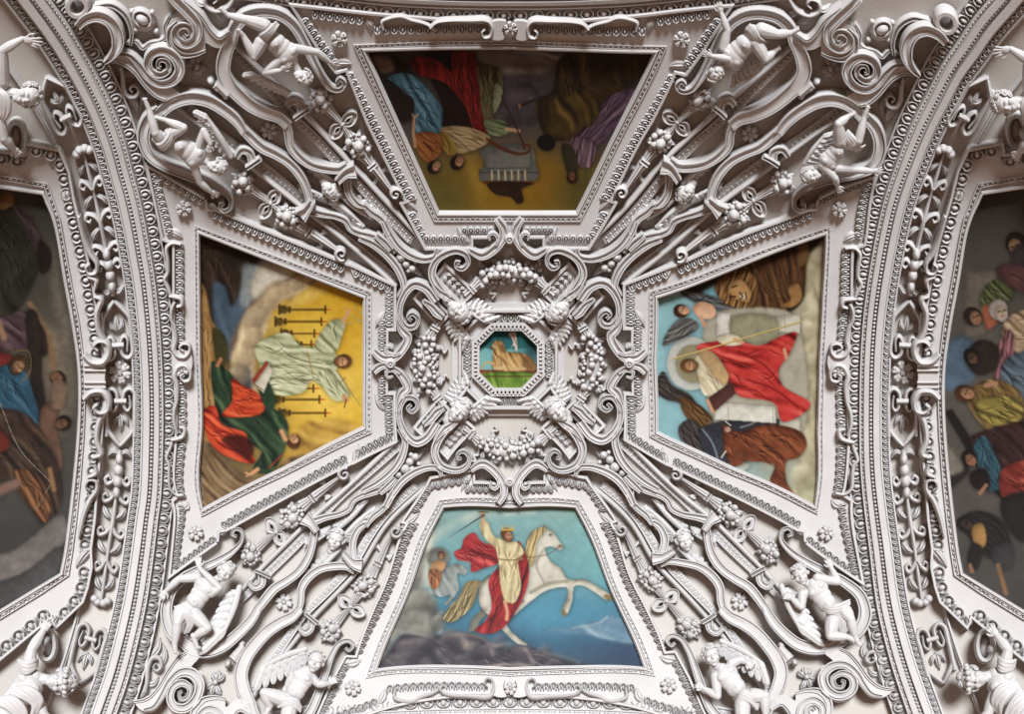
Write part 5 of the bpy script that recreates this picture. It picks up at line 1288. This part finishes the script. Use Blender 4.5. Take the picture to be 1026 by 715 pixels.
p.head(*k1(508,128), 6, (-.05, -1), (196,140,102), (112,66,34), .7, (120,74,42)); p.line(K((490,108),(528,108)), 2.2, (190,150,60)); 
for a in (490, 500, 510, 520, 528): p.line(K((a,108),(a,94)), 1, (206,170,80))
PIC_B = p
# ---- altar scene (seen upside down)
p = Picture(358, 38, 666, 222, seed=3)
K = lambda *pts: [(355 + a / 3.31, 35 + b / 3.31) for a, b in pts]; k1 = lambda a, b: (355 + a / 3.31, 35 + b / 3.31)
p.base([(0, (66, 54, 48)), (.3, (84, 74, 72)), (.55, (96, 86, 80)), (.75, (120, 98, 46)), (1, (124, 104, 40))], (511, 45), (511, 215))
p.glow(*k1(520,500), 50, 34, (176,126,24), .95); p.glow(*k1(400,470), 7, 26, (190,150,60), .7, -.3); p.glow(*k1(640,490), 12, 24, (170,120,30), .7); p.glow(*k1(300,540), 20, 16, (112,102,52), .7); p.glow(*k1(780,520), 30, 20, (98,90,44), .8)
p.fill(K((390,55),(700,55),(640,120),(560,140),(470,130),(420,95)), (126,112,106), 3, .28, .2, 16, hi=(160,146,138), lo=(80,70,68)); p.fill(K((480,150),(640,150),(600,290),(520,300)), (84,72,78), 3, .2, .3, 16)
p.fill(K((40,55),(130,60),(200,140),(190,280),(150,290)), (44,36,30), 2); p.fill(K((60,70),(120,78),(132,118),(90,125)), (130,100,84), 1.5)
p.fill(K((112,140),(180,128),(250,185),(300,268),(288,335),(200,322),(196,215)), (80,120,136), .4, .34, 1.0, 8, hi=(132,172,182), lo=(34,56,66))
p.fill(K((230,70),(340,55),(400,120),(410,300),(300,320),(290,230)), (40,22,18), .8, .1)
p.fill(K((190,82),(250,74),(330,130),(385,190),(400,60),(380,55),(330,52),(405,100),(425,200),(442,326),(410,335),(368,240),(300,160),(205,126)), (134,28,22), .4, .3, 1.1, 9, hi=(186,60,44), lo=(50,8,8))
p.fill(K((330,50),(400,78),(412,200),(438,322),(408,330),(370,240),(330,150)), (128,26,20), .4, .3, 1.4, 8, hi=(180,58,42), lo=(48,8,8))
p.fill(K((410,100),(480,112),(492,180),(460,250),(468,302),(432,282),(415,180)), (92,82,48), .4, .3, 1.4, 6, hi=(150,142,100), lo=(44,36,20)); p.fill(K((470,160),(492,180),(478,240),(464,260)), (136,140,104))
p.fill(K((286,312),(380,306),(452,342),(420,372),(350,392),(305,372)), (176,146,100), .5, .26, .4, 6, hi=(216,190,146), lo=(98,70,40)); p.fill(K((285,320),(312,330),(340,390),(320,400),(290,372)), (150,118,50), .5, .25, 1.2, 5)
p.fill(K((430,284),(500,288),(512,324),(450,332)), (116,126,84), .5, .25, .4, 5); p.line(K((505,312),(545,318)), 3.6, (206,156,116))
p.fill(K((200,330),(280,330),(286,392),(240,422),(204,372)), (160,92,46), .4, .26, .8, 6, hi=(206,136,78), lo=(84,40,18)); p.line(K((202,368),(196,320),(200,270)), [3.6, 3.2, 2.4], (196,146,108)); p.line(K((192,262),(200,275),(210,262)), 1.5, (200,150,112))
p.head(*k1(268,436), 6.4, (-.4, 1), (190,138,100), (44,32,26), -.6); p.head(*k1(345,420), 7, (-.3, 1), (180,126,90), (42,28,20), -.5)
p.fill(K((420,380),(588,372),(604,432),(612,456),(604,482),(420,482),(414,450),(430,432)), (108,106,98), .4, .08); p.fill(K((446,388),(572,384),(580,440),(440,442)), (120,118,108), .4, .06); p.line(K((440,442),(580,440)), 1, (70,66,60)); p.line(K((416,456),(610,456)), 1.2, (74,70,62))
for a in range(456, 586, 22): p.line(K((a,452),(a+1,482)), 2.0, (212,186,142))
p.line(K((432,488),(592,490)), 3.2, (110,58,26)); p.fill(K((440,494),(590,494),(556,510),(560,552),(542,560),(520,538),(470,528)), (58,36,24))
p.line(K((488,200),(530,290),(566,375)), 1.6, (70,38,26)); p.line(K((440,345),(490,376),(545,394),(578,386),(580,368),(562,366),(562,380)), [2.4, 3.6, 3.6, 3, 2.4, 2], (104,54,30))
p.fill(K((690,70),(890,60),(990,60),(960,120),(900,180),(840,240),(770,332),(650,344),(612,290),(602,220),(655,185)), (62,46,26), .8, .22, 1.0, 16, hi=(120,92,44), lo=(30,22,16)); p.fill(K((650,210),(700,200),(780,180),(800,260),(720,330),(650,330)), (98,76,34), 3, .34, 1.3, 11, hi=(146,116,54), lo=(44,34,18), a=.8)
p.dot(*k1(636,358), 9, 8, (34,28,28), .4); p.line(K((540,240),(600,215)), 3, (60,50,52)); p.dot(*k1(548,236), 2, 3, (170,120,90))
p.fill(K((836,210),(940,178),(922,235),(862,312),(800,372),(742,384),(738,332),(800,290)), (100,74,92), .4, .3, 2.3, 8, hi=(150,120,134), lo=(48,32,42)); p.fill(K((722,340),(800,366),(780,440),(744,432)), (122,94,104), .4, .3, 1.8, 5)
p.fill(K((690,360),(722,372),(742,440),(720,480),(700,440)), (62,58,38), .4, .15); p.head(*k1(722,470), 5.5, (0, 1), (150,96,68), (70,36,22)); p.line(K((770,440),(768,490)), [2, 1], (84,90,50))
PIC_T = p
# ---- figure among candlesticks
p = Picture(197, 229, 370, 514, seed=4)
p.base([(0, (96, 84, 60)), (.3, (150, 122, 62)), (.5, (206, 160, 44)), (.8, (218, 172, 34)), (1, (206, 158, 30))], (200, 380), (366, 350))
p.glow(330, 372, 46, 60, (242, 206, 96), .9); p.glow(345, 330, 16, 40, (214, 160, 26), .7); p.glow(300, 300, 26, 12, (200, 140, 40), .6)
p.fill([(196,228),(270,258),(262,300),(245,330),(232,360),(196,360)], (74,92,108), 2.5, .18, 1.5, 14, hi=(120,140,150), lo=(40,50,58)); p.fill([(236,255),(258,262),(256,285),(247,310),(240,300)], (132,138,138), 2, .1)
p.fill([(196,228),(258,256),(256,264),(244,262),(240,290),(232,306),(226,286),(214,282),(210,330),(196,330)], (58,44,34), 1.4, .22, 1.2, 9, lo=(30,22,18)); p.glow(236, 258, 14, 12, (40,36,30), .85)
p.fill([(198,280),(206,290),(212,320),(224,340),(226,380),(216,400),(220,440),(196,440)], (164,122,70), 1, .22, 1.4, 9, hi=(204,164,104), lo=(96,66,36)); p.fill([(214,328),(224,336),(228,360),(220,372)], (70,66,34), 1)
p.fill([(228,412),(236,372),(229,352),(236,330),(252,302),(272,282),(300,274),(316,280),(300,296),(278,304),(268,330),(258,350),(256,380),(262,412),(240,420)], (176,152,114), 1.6, .30, 1.9, 18, hi=(222,200,154), lo=(112,92,80), round_=.9)
p.fill([(262,262),(284,268),(296,276),(272,284),(254,300),(250,290)], (196,186,164), 2, .12); p.fill([(268,330),(282,306),(310,288),(330,286),(316,300),(290,312),(278,338)], (214,178,84), 2.5, .15, a=.8)
p.fill([(234,372),(246,366),(252,384),(250,402),(236,400)], (72,74,80), 2, .15)
p.puffs([(240,396,11),(238,376,12),(245,354,12),(249,334,11),(257,317,11),(268,303,11),(282,293,10),(297,284,9),(311,280,8)], (184,160,120), (230,212,170), (112,92,80))
for y, a, b in ((310, 284, 326), (322, 280, 322), (334, 286, 315), (345, 296, 312), (389, 286, 314), (400, 278, 320), (413.5, 284, 326)):
    w_ = 2.6 if b - a > 30 else 2.0
    p.line([(a, y), (b, y)], w_, (112, 86, 26)); p.line([(a, y - .8), (b, y - .8)], .8, (196, 156, 60), .8); p.line([(b, y - 3.4), (b, y + 3.4)], 2.0, (100, 74, 22)); p.line([(b + 2, y), (b + 6, y)], [2, 1], (206, 96, 34))
    p.line([(a + 6, y - 2), (a + 6, y + 2)], 2.6, (92, 70, 22)); p.dot(a, y, 4.2, 4, (104, 82, 30)); p.line([(a - 4, y - 4), (a - 4, y + 4)], 2.5, (88, 66, 24))
p.fill([(290,470),(300,428),(330,420),(364,428),(366,436),(312,462)], (188,146,58), 2.5, .28, .2, 14, hi=(222,182,92), lo=(120,84,36))
p.fill([(255,348),(272,336),(290,334),(300,345),(320,349),(336,353),(337,372),(326,388),(312,380),(305,392),(282,396),(264,388),(260,366)], (188,190,148), .6, .32, .25, 9, hi=(226,226,190), lo=(104,106,70))
p.fill([(315,350),(322,332),(334,320),(346,322),(343,336),(336,352)], (176,178,136), .6, .3, 1.0, 6, hi=(220,220,180), lo=(96,98,62)); p.fill([(320,372),(334,370),(346,386),(350,396),(338,402),(326,392)], (190,192,150), .6, .3, .8, 6, hi=(226,226,188), lo=(104,106,70))
p.line([(344,322),(349,312)], 4, (206,158,112)); p.line([(349,312),(346,308)], 1.4, (200,150,108)); p.line([(349,313),(351,309)], 1.4, (200,150,108))
p.line([(345,397),(347,401)], 4.5, (196,140,96)); p.line([(347,400),(345,408)], 1.3, (90,60,30)); p.line([(308,352),(314,378)], 1.4, (156,128,60), .8)
p.line([(340,375),(362,408)], [1.6, .8], (150,136,90)); p.line([(340,384),(346,378)], 1.1, (140,110,50))
p.head(343, 362, 7.6, (1, 0), (200,148,104), (118,76,36), 0, (124,80,42))
for x, y in ((354,316),(358,320),(361,313),(360,322),(351,323),(356,308)): p.dot(x, y, 1.2, 1.2, (246,226,150))
p.fill([(196,440),(212,446),(235,468),(262,480),(292,458),(318,456),(300,470),(204,516),(196,516)], (120,94,64), 1.5, .3, .6, 9, hi=(166,136,96), lo=(66,50,36)); p.glow(222, 482, 12, 9, (160,132,96), .6)
p.fill([(213,362),(224,368),(236,380),(252,404),(276,410),(288,424),(286,448),(270,474),(254,470),(262,452),(240,440),(222,424),(214,396)], (46,68,48), .6, .28, .9, 9, hi=(92,116,76), lo=(18,28,22))
p.fill([(233,379),(243,386),(256,392),(266,404),(262,414),(240,418),(222,416),(232,402)], (206,72,36), .6, .30, .4, 8, hi=(236,112,66), lo=(120,26,14)); p.fill([(205,410),(216,407),(222,424),(246,434),(250,452),(256,462),(248,464),(216,450),(206,432)], (200,66,36), .6, .32, .5, 9, hi=(234,104,62), lo=(104,20,14)); p.fill([(222,440),(240,436),(254,446),(250,460),(236,452)], (66,18,14), 1.2, .1, a=.85)
p.fill([(260,392),(264,378),(270,384),(276,404),(270,412)], (46,70,48), .6, .2); p.line([(266,380),(268,372)], 3.6, (206,152,110))
p.fill([(252,381),(268,361),(273,372),(264,394)], (206,196,172), .5, .06, sm=False); p.fill([(252,381),(267,361),(269,364),(255,384)], (176,66,44), .5, .05, sm=False); p.line([(254,384),(266,392)], 1, (120,96,70))
p.head(294, 441, 6.6, (.75, .65), (206,152,110), (96,56,30), -.8); p.line([(282,432),(286,440)], 5, (200,146,104))
p.line([(258,470),(250,475),(246,473)], [4.5, 3, 1.6], (206,150,108)); p.line([(254,472),(247,477)], 1.4, (206,150,108)); p.line([(218,366),(221,360)], 4, (176,116,78)); p.line([(270,468),(282,456)], 1.6, (170,50,34))
PIC_L = p
# ---- red robed figure on a throne
p = Picture(651, 229, 832, 514, seed=5)
p.base([(0, (140, 184, 188)), (.4, (126, 172, 178)), (.7, (150, 160, 146)), (1, (188, 176, 138))], (655, 370), (826, 370))
p.fill([(800,236),(834,228),(834,514),(792,514),(802,470),(796,430),(802,390),(800,350),(806,300)], (190,178,142), 2.5, .26, 1.5, 22, hi=(222,212,180), lo=(128,118,90)); p.glow(822, 245, 12, 20, (96,88,66), .8); p.glow(812, 490, 12, 26, (128,132,100), .6)
p.puffs([(814,252,13),(809,278,13),(807,305,12),(806,333,12),(805,362,12),(807,390,12),(804,420,12),(805,448,12),(808,476,13),(814,500,12)], (186,176,142), (226,218,190), (126,118,92))
p.fill([(682,290),(740,268),(830,232),(806,262),(804,300),(780,318),(730,312),(700,304)], (48,38,30), 1.5, .18, .3, 10, lo=(24,18,14)); p.fill([(704,292),(720,284),(722,298),(712,302)], (110,160,170), 1.5, .1)
p.fill([(682,292),(712,296),(740,306),(764,314),(730,312),(700,304)], (92,92,92), .8, .3, .3, 5)
p.fill([(748,262),(778,258),(804,248),(806,288),(798,306),(776,314),(752,308)], (84,56,34), .8, .3, 1.2, 7, hi=(132,92,54), lo=(40,26,18)); p.fill([(800,268),(800,246),(810,244),(808,262)], (120,86,50), 1)
p.fill([(716,288),(724,274),(742,270),(756,276),(758,296),(750,310),(736,308),(724,302)], (116,80,44), .8, .34, 1.9, 4, hi=(176,132,78), lo=(52,32,20)); p.fill([(732,284),(742,280),(752,292),(750,302),(738,300),(730,292)], (176,132,80), .8, .1, hi=(214,176,120)); 
p.line([(733,288),(738,286)], 1.5, (40,26,18)); p.line([(733,297),(737,297)], 1.5, (40,26,18)); p.dot(744, 297, 3.4, 3, (220,196,160)); p.line([(741,293),(744,297),(741,300)], 1.4, (50,30,22)); p.line([(747,293),(748,300)], 1.2, (70,40,28))
p.fill([(790,288),(800,284),(803,300),(792,308),(782,306),(792,300)], (160,116,66), .7, .1)
p.fill([(708,320),(720,312),(790,312),(802,332),(800,440),(726,442),(704,336)], (172,166,144), 1, .08, hi=(204,200,180), lo=(124,118,96)); p.fill([(718,313),(732,313),(733,334),(718,336)], (206,202,186), .6, .05, sm=False); p.fill([(776,318),(802,314),(802,334),(778,332)], (198,192,172), .6, .05, sm=False); p.line([(732,316),(733,336)], 1, (112,106,88)); p.line([(777,316),(778,334)], 1, (112,106,88)); p.line([(786,312),(787,330)], .8, (122,116,98))
p.fill([(733,318),(776,318),(778,338),(735,340)], (146,142,112), 1, .1)
p.dot(692, 364, 24, 27, (190,190,180), 0, .95, (214,212,204), (150,150,140), .3); p.dot(694, 364, 17, 19, (150,140,104), 0, .95, (180,168,124), (120,108,76), .3)
p.fill([(656,392),(664,372),(674,386),(692,396),(698,408),(684,404),(668,400)], (60,52,48), .7, .28, .6, 4, hi=(120,110,100)); p.fill([(682,398),(694,402),(706,410),(714,420),(708,430),(694,424),(684,412)], (96,66,36), .7, .3, .8, 3, hi=(160,120,66), lo=(44,28,18)); p.fill([(680,428),(690,420),(702,426),(706,444),(706,454),(690,446),(682,440)], (66,58,56), .7, .25, 1.0, 4, hi=(116,108,102)); p.dot(711, 424, 2.6, 2, (150,120,76))
p.fill([(700,432),(714,424),(760,418),(786,424),(760,452),(724,470),(712,460)], (52,54,62), 1, .15, hi=(96,100,108)); p.line([(704,430),(714,444),(722,470)], 2, (150,176,180), .6); p.fill([(728,466),(744,462),(752,466),(738,474)], (170,170,160), 1, .1); p.line([(742,428),(754,424),(760,420)], 2, (176,172,160), .6)
p.fill([(715,403),(732,404),(776,407),(778,424),(734,421),(716,420)], (204,200,184), .6, .06, sm=False); p.line([(729,404),(730,421)], .9, (140,134,116)); p.line([(774,407),(775,423)], .9, (140,134,116)); p.fill([(782,420),(800,418),(800,434),(782,432)], (190,184,164), .8, .06)
p.fill([(724,424),(732,430),(744,432),(760,426),(782,426),(804,434),(808,446),(800,458),(788,462),(788,482),(798,500),(788,496),(772,482),(776,466),(752,462),(742,462),(736,468),(728,458),(725,442)], (120,62,36), .6, .22, .7, 10, hi=(176,104,64), lo=(56,26,16), round_=.7)
p.dot(729, 430, 3.4, 3, (206,160,136)); p.line([(735,438),(738,437)], 1.4, (30,18,14)); p.fill([(736,454),(744,452),(744,464),(738,466)], (132,72,44), .6); p.line([(727,452),(723,458)], 1.6, (206,196,170)); p.line([(727,422),(732,426)], 1.4, (206,196,170)); p.line([(790,440),(800,450)], 4, (160,92,54), .7)
p.fill([(698,347),(716,342),(738,340),(760,346),(784,336),(798,333),(792,352),(780,372),(784,386),(812,404),(806,413),(784,422),(776,404),(740,396),(730,384),(714,366)], (198,54,48), .6, .34, .35, 10, hi=(232,104,88), lo=(108,16,20)); p.line([(740,352),(766,366),(782,384)], 2.4, (120,20,22), .6); p.line([(748,380),(776,390),(800,408)], 2.4, (120,20,22), .6)
p.fill([(697,358),(712,352),(728,374),(724,390),(706,396),(700,380)], (206,192,156), .6, .28, .9, 6, hi=(236,226,198), lo=(140,120,84)); p.fill([(700,352),(708,350),(730,376),(726,386)], (176,146,100), .6, .2)
p.fill([(718,340),(728,334),(742,338),(744,344),(728,346)], (210,198,166), .6, .2); p.line([(736,340),(744,343)], 3.4, (206,156,116))
p.head(691, 366, 7.4, (-1, 0), (200,148,104), (126,84,44), 0, (130,88,50)); p.line([(674,359.5),(803,322)], 1.7, (206,180,110)); p.line([(674,360.2),(803,322.8)], .7, (120,94,44))
p.fill([(708,400),(733,382),(737,394),(716,412)], (84,50,44), .5, .08, sm=False); p.line([(709,401),(714,412)], 3.6, (204,150,112))
p.line([(786,350),(788,358)], 3.6, (206,150,112))
p.fill([(664,346),(670,330),(680,320),(692,319),(700,326),(690,336),(676,342)], (104,104,100), .6, .32, 2.6, 3.4, hi=(164,160,150), lo=(56,54,52)); p.dot(706, 311, 12, 8.5, (214,166,130), .3, 1, (240,206,176), (140,90,62)); p.line([(706,326),(702,318)], 3.6, (204,152,114)); p.head(684, 311, 7.2, (-.85, -.3), (208,156,118), (72,46,30), .5)
PIC_R = p
# ---- lamb
p = Picture(476, 326, 543, 394, .5, seed=6)
p.base([(0, (34, 98, 100)), (.30, (52, 122, 122)), (.34, (120, 182, 180)), (.7, (134, 190, 186)), (.72, (120, 150, 110)), (1, (104, 136, 52))], (510, 330), (510, 390))
p.glow(533, 350, 10, 14, (30,66,70), .8)
p.fill([(476,371),(543,371),(543,378),(476,378)], (190,92,58), .6, .1, sm=False); p.fill([(476,377),(543,377),(543,394),(476,394)], (112,146,54), .8, .25, 1.5, 9, hi=(160,186,80), lo=(60,86,36)); p.line([(480,371.5),(540,371.5)], 1.4, (122,52,36)); p.line([(480,377),(540,377)], 1.2, (96,52,34))
p.fill([(494,369),(494,354),(494,349),(491,349),(493,345),(496,341),(501,341),(505,345),(507,352),(518,353),(527,355),(534,361),(537,370),(525,371.5),(500,371)], (200,158,96), .6, .26, 1.2, 5, hi=(236,206,150), lo=(112,74,40), round_=.9)
p.fill([(524,356),(533,360),(538,370),(526,371)], (118,78,46), 1.6, .2, a=.75); p.fill([(500,345),(505,346),(507,353),(502,352)], (128,92,56), .8, .1, a=.8)
p.line([(494,364),(487,363),(482,369)], [2.4, 1.8, 1.6], (206,170,112)); p.line([(496,368.5),(506,368.5)], 2.6, (214,180,126)); p.line([(514,369.5),(526,369)], 2.4, (210,174,118)); p.dot(495, 346.5, 2.8, 2.0, (228,196,146), .7); p.line([(496,345.5),(497,345)], .8, (40,26,20)); p.line([(499,343),(501,346)], 1.2, (150,104,66)); p.dot(492.4, 349.2, .9, .8, (90,50,40))
p.line([(509,335),(503,347)], .7, (96,66,40)); p.fill([(509,335),(513,332.5),(516,332.5),(518,342),(518.5,350),(517,352),(515,346),(511.5,349.5),(514,344),(513,339)], (226,206,190), .5, .2, 1.3, 4, hi=(250,240,230), lo=(150,110,96)); p.line([(514,334),(516.5,343)], .9, (186,90,80))
PIC_C = p
# ---- crowd beyond the left arch
p = Picture(-72, 172, 84, 660, 1.0, seed=7)
p.base([(0, (72, 70, 62)), (.35, (92, 86, 76)), (.7, (78, 74, 70)), (1, (62, 60, 60))], (40, 190), (30, 620))
p.fill([(52,240),(62,290),(72,340),(76,400),(70,420),(60,350),(50,290)], (112,104,90), 3, .1); p.fill([(40,320),(64,340),(66,420),(58,440),(44,380)], (128,116,96), 4, .15)
p.fill([(-70,200),(0,204),(14,206),(32,222),(40,260),(30,290),(12,314),(-70,320)], (52,50,42), 1, .2, 1.3, 16, hi=(78,74,60)); p.fill([(11,203),(28,213),(40,234),(43,262),(34,248),(24,226)], (72,58,58), .8, .2, 1, 6); p.fill([(40,240),(50,250),(50,268),(42,274),(38,262)], (44,34,30), .8); p.fill([(0,196),(12,192),(14,204),(0,210)], (128,92,60), .8)
p.fill([(-70,322),(0,318),(20,312),(40,320),(36,352),(15,350),(-70,372)], (92,70,76), .8, .25, .8, 9, hi=(128,102,104), lo=(50,38,42)); p.line([(30,304),(40,322),(50,345),(54,368)], [5, 7, 7, 5], (142,110,80)); p.fill([(36,322),(44,330),(46,356),(36,352)], (54,42,38), 1)
p.fill([(28,310),(36,312),(42,380),(46,420),(36,420),(30,370)], (50,42,38), 1); p.head(57, 378, 8, (.6, .5), (140,104,76), (64,46,34))
p.fill([(-70,358),(0,358),(18,362),(30,384),(38,424),(20,430),(-70,430)], (52,90,112), .8, .3, .9, 10, hi=(86,128,148), lo=(24,44,58)); p.fill([(-70,352),(0,352),(14,358),(4,366),(-70,366)], (120,44,38), .8, .2); p.head(18, 366, 9, (.5, -.5), (158,120,84), (82,58,38), .4, (80,58,38)); p.line([(12,352),(28,352),(30,372),(22,382)], 1.3, (150,116,66), .8); p.line([(-2,322),(4,338)], 6, (160,122,90))
p.fill([(42,408),(56,402),(58,432),(62,470),(50,480),(40,440)], (112,82,66), .8, .2); p.head(62, 424, 8, (.7, -.2), (120,86,64), (50,36,28)); p.fill([(54,380),(66,384),(62,410),(52,408)], (130,104,84), 1)
p.fill([(-70,420),(20,412),(40,430),(58,462),(62,500),(46,526),(36,516),(24,480),(-70,500)], (66,50,42), 1, .26, 1, 11, hi=(104,82,62), lo=(34,26,24)); p.fill([(16,470),(34,474),(50,500),(46,524),(36,516),(18,490)], (116,76,48), .8, .25, 1, 6); p.fill([(-70,426),(0,430),(10,446),(4,452),(-70,452)], (112,42,34), 1); p.line([(-2,492),(16,484)], 9, (140,106,92)); p.line([(50,470),(54,490)], 5, (150,112,74))
p.line([(0,404),(20,450),(50,482)], 1.1, (170,160,140), .8); p.line([(50,486),(36,510)], .9, (160,150,130), .8)
p.fill([(-70,560),(10,552),(62,515),(66,540),(22,575),(-70,600)], (116,108,102), 1.2, .1); p.fill([(-70,600),(20,576),(60,548),(58,574),(0,608),(-70,640)], (78,74,74), 1.2, .1); pass
PIC_WL = p
# ---- crowd beyond the right arch
p = Picture(944, 172, 1102, 660, 1.0, seed=8)
p.base([(0, (76, 72, 66)), (.4, (98, 92, 84)), (.7, (92, 86, 80)), (1, (76, 72, 68))], (985, 190), (990, 620))
p.fill([(968,272),(1000,270),(996,330),(966,340)], (112,102,90), 2, .06, sm=False); p.head(1018, 246, 11, (-.3, -.8), (170,130,96), (50,40,34), -.3); p.fill([(1012,252),(1100,226),(1100,290),(1024,280)], (62,54,54), 1.5, .2)
p.fill([(982,296),(990,284),(1004,278),(1016,286),(1012,300),(996,304),(984,320)], (84,88,54), .8, .28, .8, 7, hi=(120,124,82), lo=(42,46,28)); p.fill([(998,270),(1008,264),(1030,268),(1100,270),(1100,300),(1018,290)], (96,62,62), 1, .2, .4, 8); p.fill([(984,308),(1000,304),(1002,318),(990,330)], (160,92,66), 1, .2)
p.head(976, 318, 9, (-.3, -.8), (150,110,84), (54,42,36), .5); p.head(1002, 312, 10, (-.2, -.9), (186,164,140), (170,160,148), .4, (176,166,152)); p.fill([(1004,330),(1016,314),(1100,310),(1100,360),(1012,350)], (168,140,110), .8, .28, .3, 8, hi=(206,180,146), lo=(104,80,60)); p.fill([(1000,346),(1012,330),(1016,350),(1006,376),(998,384)], (140,92,96), .8, .2, 1.7, 5)
p.fill([(946,350),(960,336),(974,340),(980,362),(972,384),(948,390)], (84,104,120), 1.5, .2); p.fill([(972,348),(984,340),(1000,348),(1000,366),(982,376),(970,366)], (52,44,40), .8, .15); p.head(974, 358, 8, (-.5, -.8), (96,74,60), (42,34,30)); p.fill([(1004,366),(1030,350),(1100,350),(1100,400),(1010,398)], (92,106,116), 1, .26, .6, 8)
p.fill([(968,396),(980,384),(1000,380),(1024,396),(1020,440),(996,436),(976,416)], (124,98,56), .8, .28, .9, 8, hi=(168,140,86), lo=(66,50,30)); p.head(968, 394, 9, (-.8, -.4), (170,126,92), (90,56,36), .3); p.line([(988,386),(998,384)], 5, (176,130,96)); p.fill([(978,404),(1000,396),(1024,404),(1020,425),(990,424)], (140,124,60), .8, .26, .5, 7)
p.fill([(946,412),(954,410),(972,438),(1000,476),(1100,560),(1100,590),(990,486)], (42,36,34), .8, .06, sm=False); p.fill([(950,478),(968,464),(972,472),(952,490)], (46,40,38), .8, .06, sm=False); p.fill([(946,440),(958,456),(966,470),(948,476)], (120,112,100), 1.5)
p.fill([(972,440),(984,432),(1100,420),(1100,500),(1010,500),(992,480)], (64,42,40), 1, .2, .8, 10); p.fill([(976,444),(986,436),(996,452),(1006,486),(992,492),(982,470)], (52,86,98), .8, .28, 1.2, 6, hi=(84,122,132), lo=(24,44,52)); p.fill([(1002,474),(1014,464),(1100,460),(1100,520),(1026,516),(1006,502)], (134,52,42), .8, .3, .5, 9, hi=(176,86,66), lo=(66,22,18)); p.head(972, 460, 8, (-.6, -.7), (150,106,80), (44,32,28)); p.fill([(972,474),(988,470),(990,490),(976,488)], (40,30,28), 1); p.line([(982,494),(988,486)], 4, (160,116,86))
p.fill([(962,520),(976,512),(1000,518),(1012,540),(1012,560),(986,556),(972,540)], (48,42,40), .9, .18, .6, 8); p.head(968, 525, 8, (-.7, -.3), (70,54,46), (38,32,30)); p.fill([(974,528),(984,524),(988,544),(980,552)], (166,124,70), .8, .2); p.fill([(974,544),(984,548),(978,570),(970,566)], (44,38,38), .8); p.line([(972,566),(974,572)], 4, (150,106,78)); p.fill([(994,548),(1014,544),(1012,570),(998,566)], (60,58,58), 1); p.line([(1000,566),(1008,594)], 4.5, (140,104,72)); p.fill([(1004,500),(1100,500),(1100,540),(1020,540)], (44,38,38), 1.2, .2)
PIC_WR = p
GAIN = {'T': .40, 'L': .60, 'R': .60, 'B': .56, 'C': .58, 'WL': .52, 'WR': .52}
SHP = {'T': [(366,48.5),(511,47),(657,50.5),(578,213),(439.5,213)], 'B': [(444,509),(577,509),(645.4,669.5),(377.5,670.5)],
       'L': [(200,233),(365,297.5),(365.5,428.5),(204,511)], 'R': [(826.7,233),(657,297),(657,433),(815.8,508.5)], 'C': OCT,
       'WL': S_CANVAS, 'WR': [tuple(q_) for q_ in side_map(1)(S_CANVAS)]}
for key, pic in (('T', PIC_T), ('B', PIC_B), ('L', PIC_L), ('R', PIC_R), ('C', PIC_C), ('WL', PIC_WL), ('WR', PIC_WR)):
    pic.canvas(SHP[key], PAINTS[key], GAIN[key], 3.2 if key != 'C' else 3.0)

# ================================================================== light and camera
w = bpy.data.worlds.new('church_air'); scene.world = w; w.use_nodes = True
bg = w.node_tree.nodes['Background']; bg.inputs['Color'].default_value = (1.0, 0.56, 0.35, 1); bg.inputs['Strength'].default_value = 0.30
sun = bpy.data.lights.new('window_daylight', 'SUN'); sun.energy = 6.7; sun.angle = math.radians(16); sun.color = (0.93, 0.97, 1.0)
so = bpy.data.objects.new('window_daylight', sun); COL.objects.link(so)
dirv = Vector((0.04, -0.60, 0.80))          # daylight travels up from the windows on one side of the nave
so.rotation_euler = dirv.to_track_quat('-Z', 'Y').to_euler()
cam = bpy.data.cameras.new('camera'); co = bpy.data.objects.new('camera', cam); COL.objects.link(co)
cam.sensor_width = 36.0; cam.lens = F * 36.0 / 1026.0; cam.clip_end = 100
co.location = (0, 0, CAMZ); co.rotation_euler = (0, PI, 0)
scene.camera = co
scene.view_settings.view_transform = 'Standard'; scene.view_settings.look = 'None'
scene.view_settings.exposure = 0.0; scene.view_settings.gamma = 1.0
scene.view_settings.use_curve_mapping = False
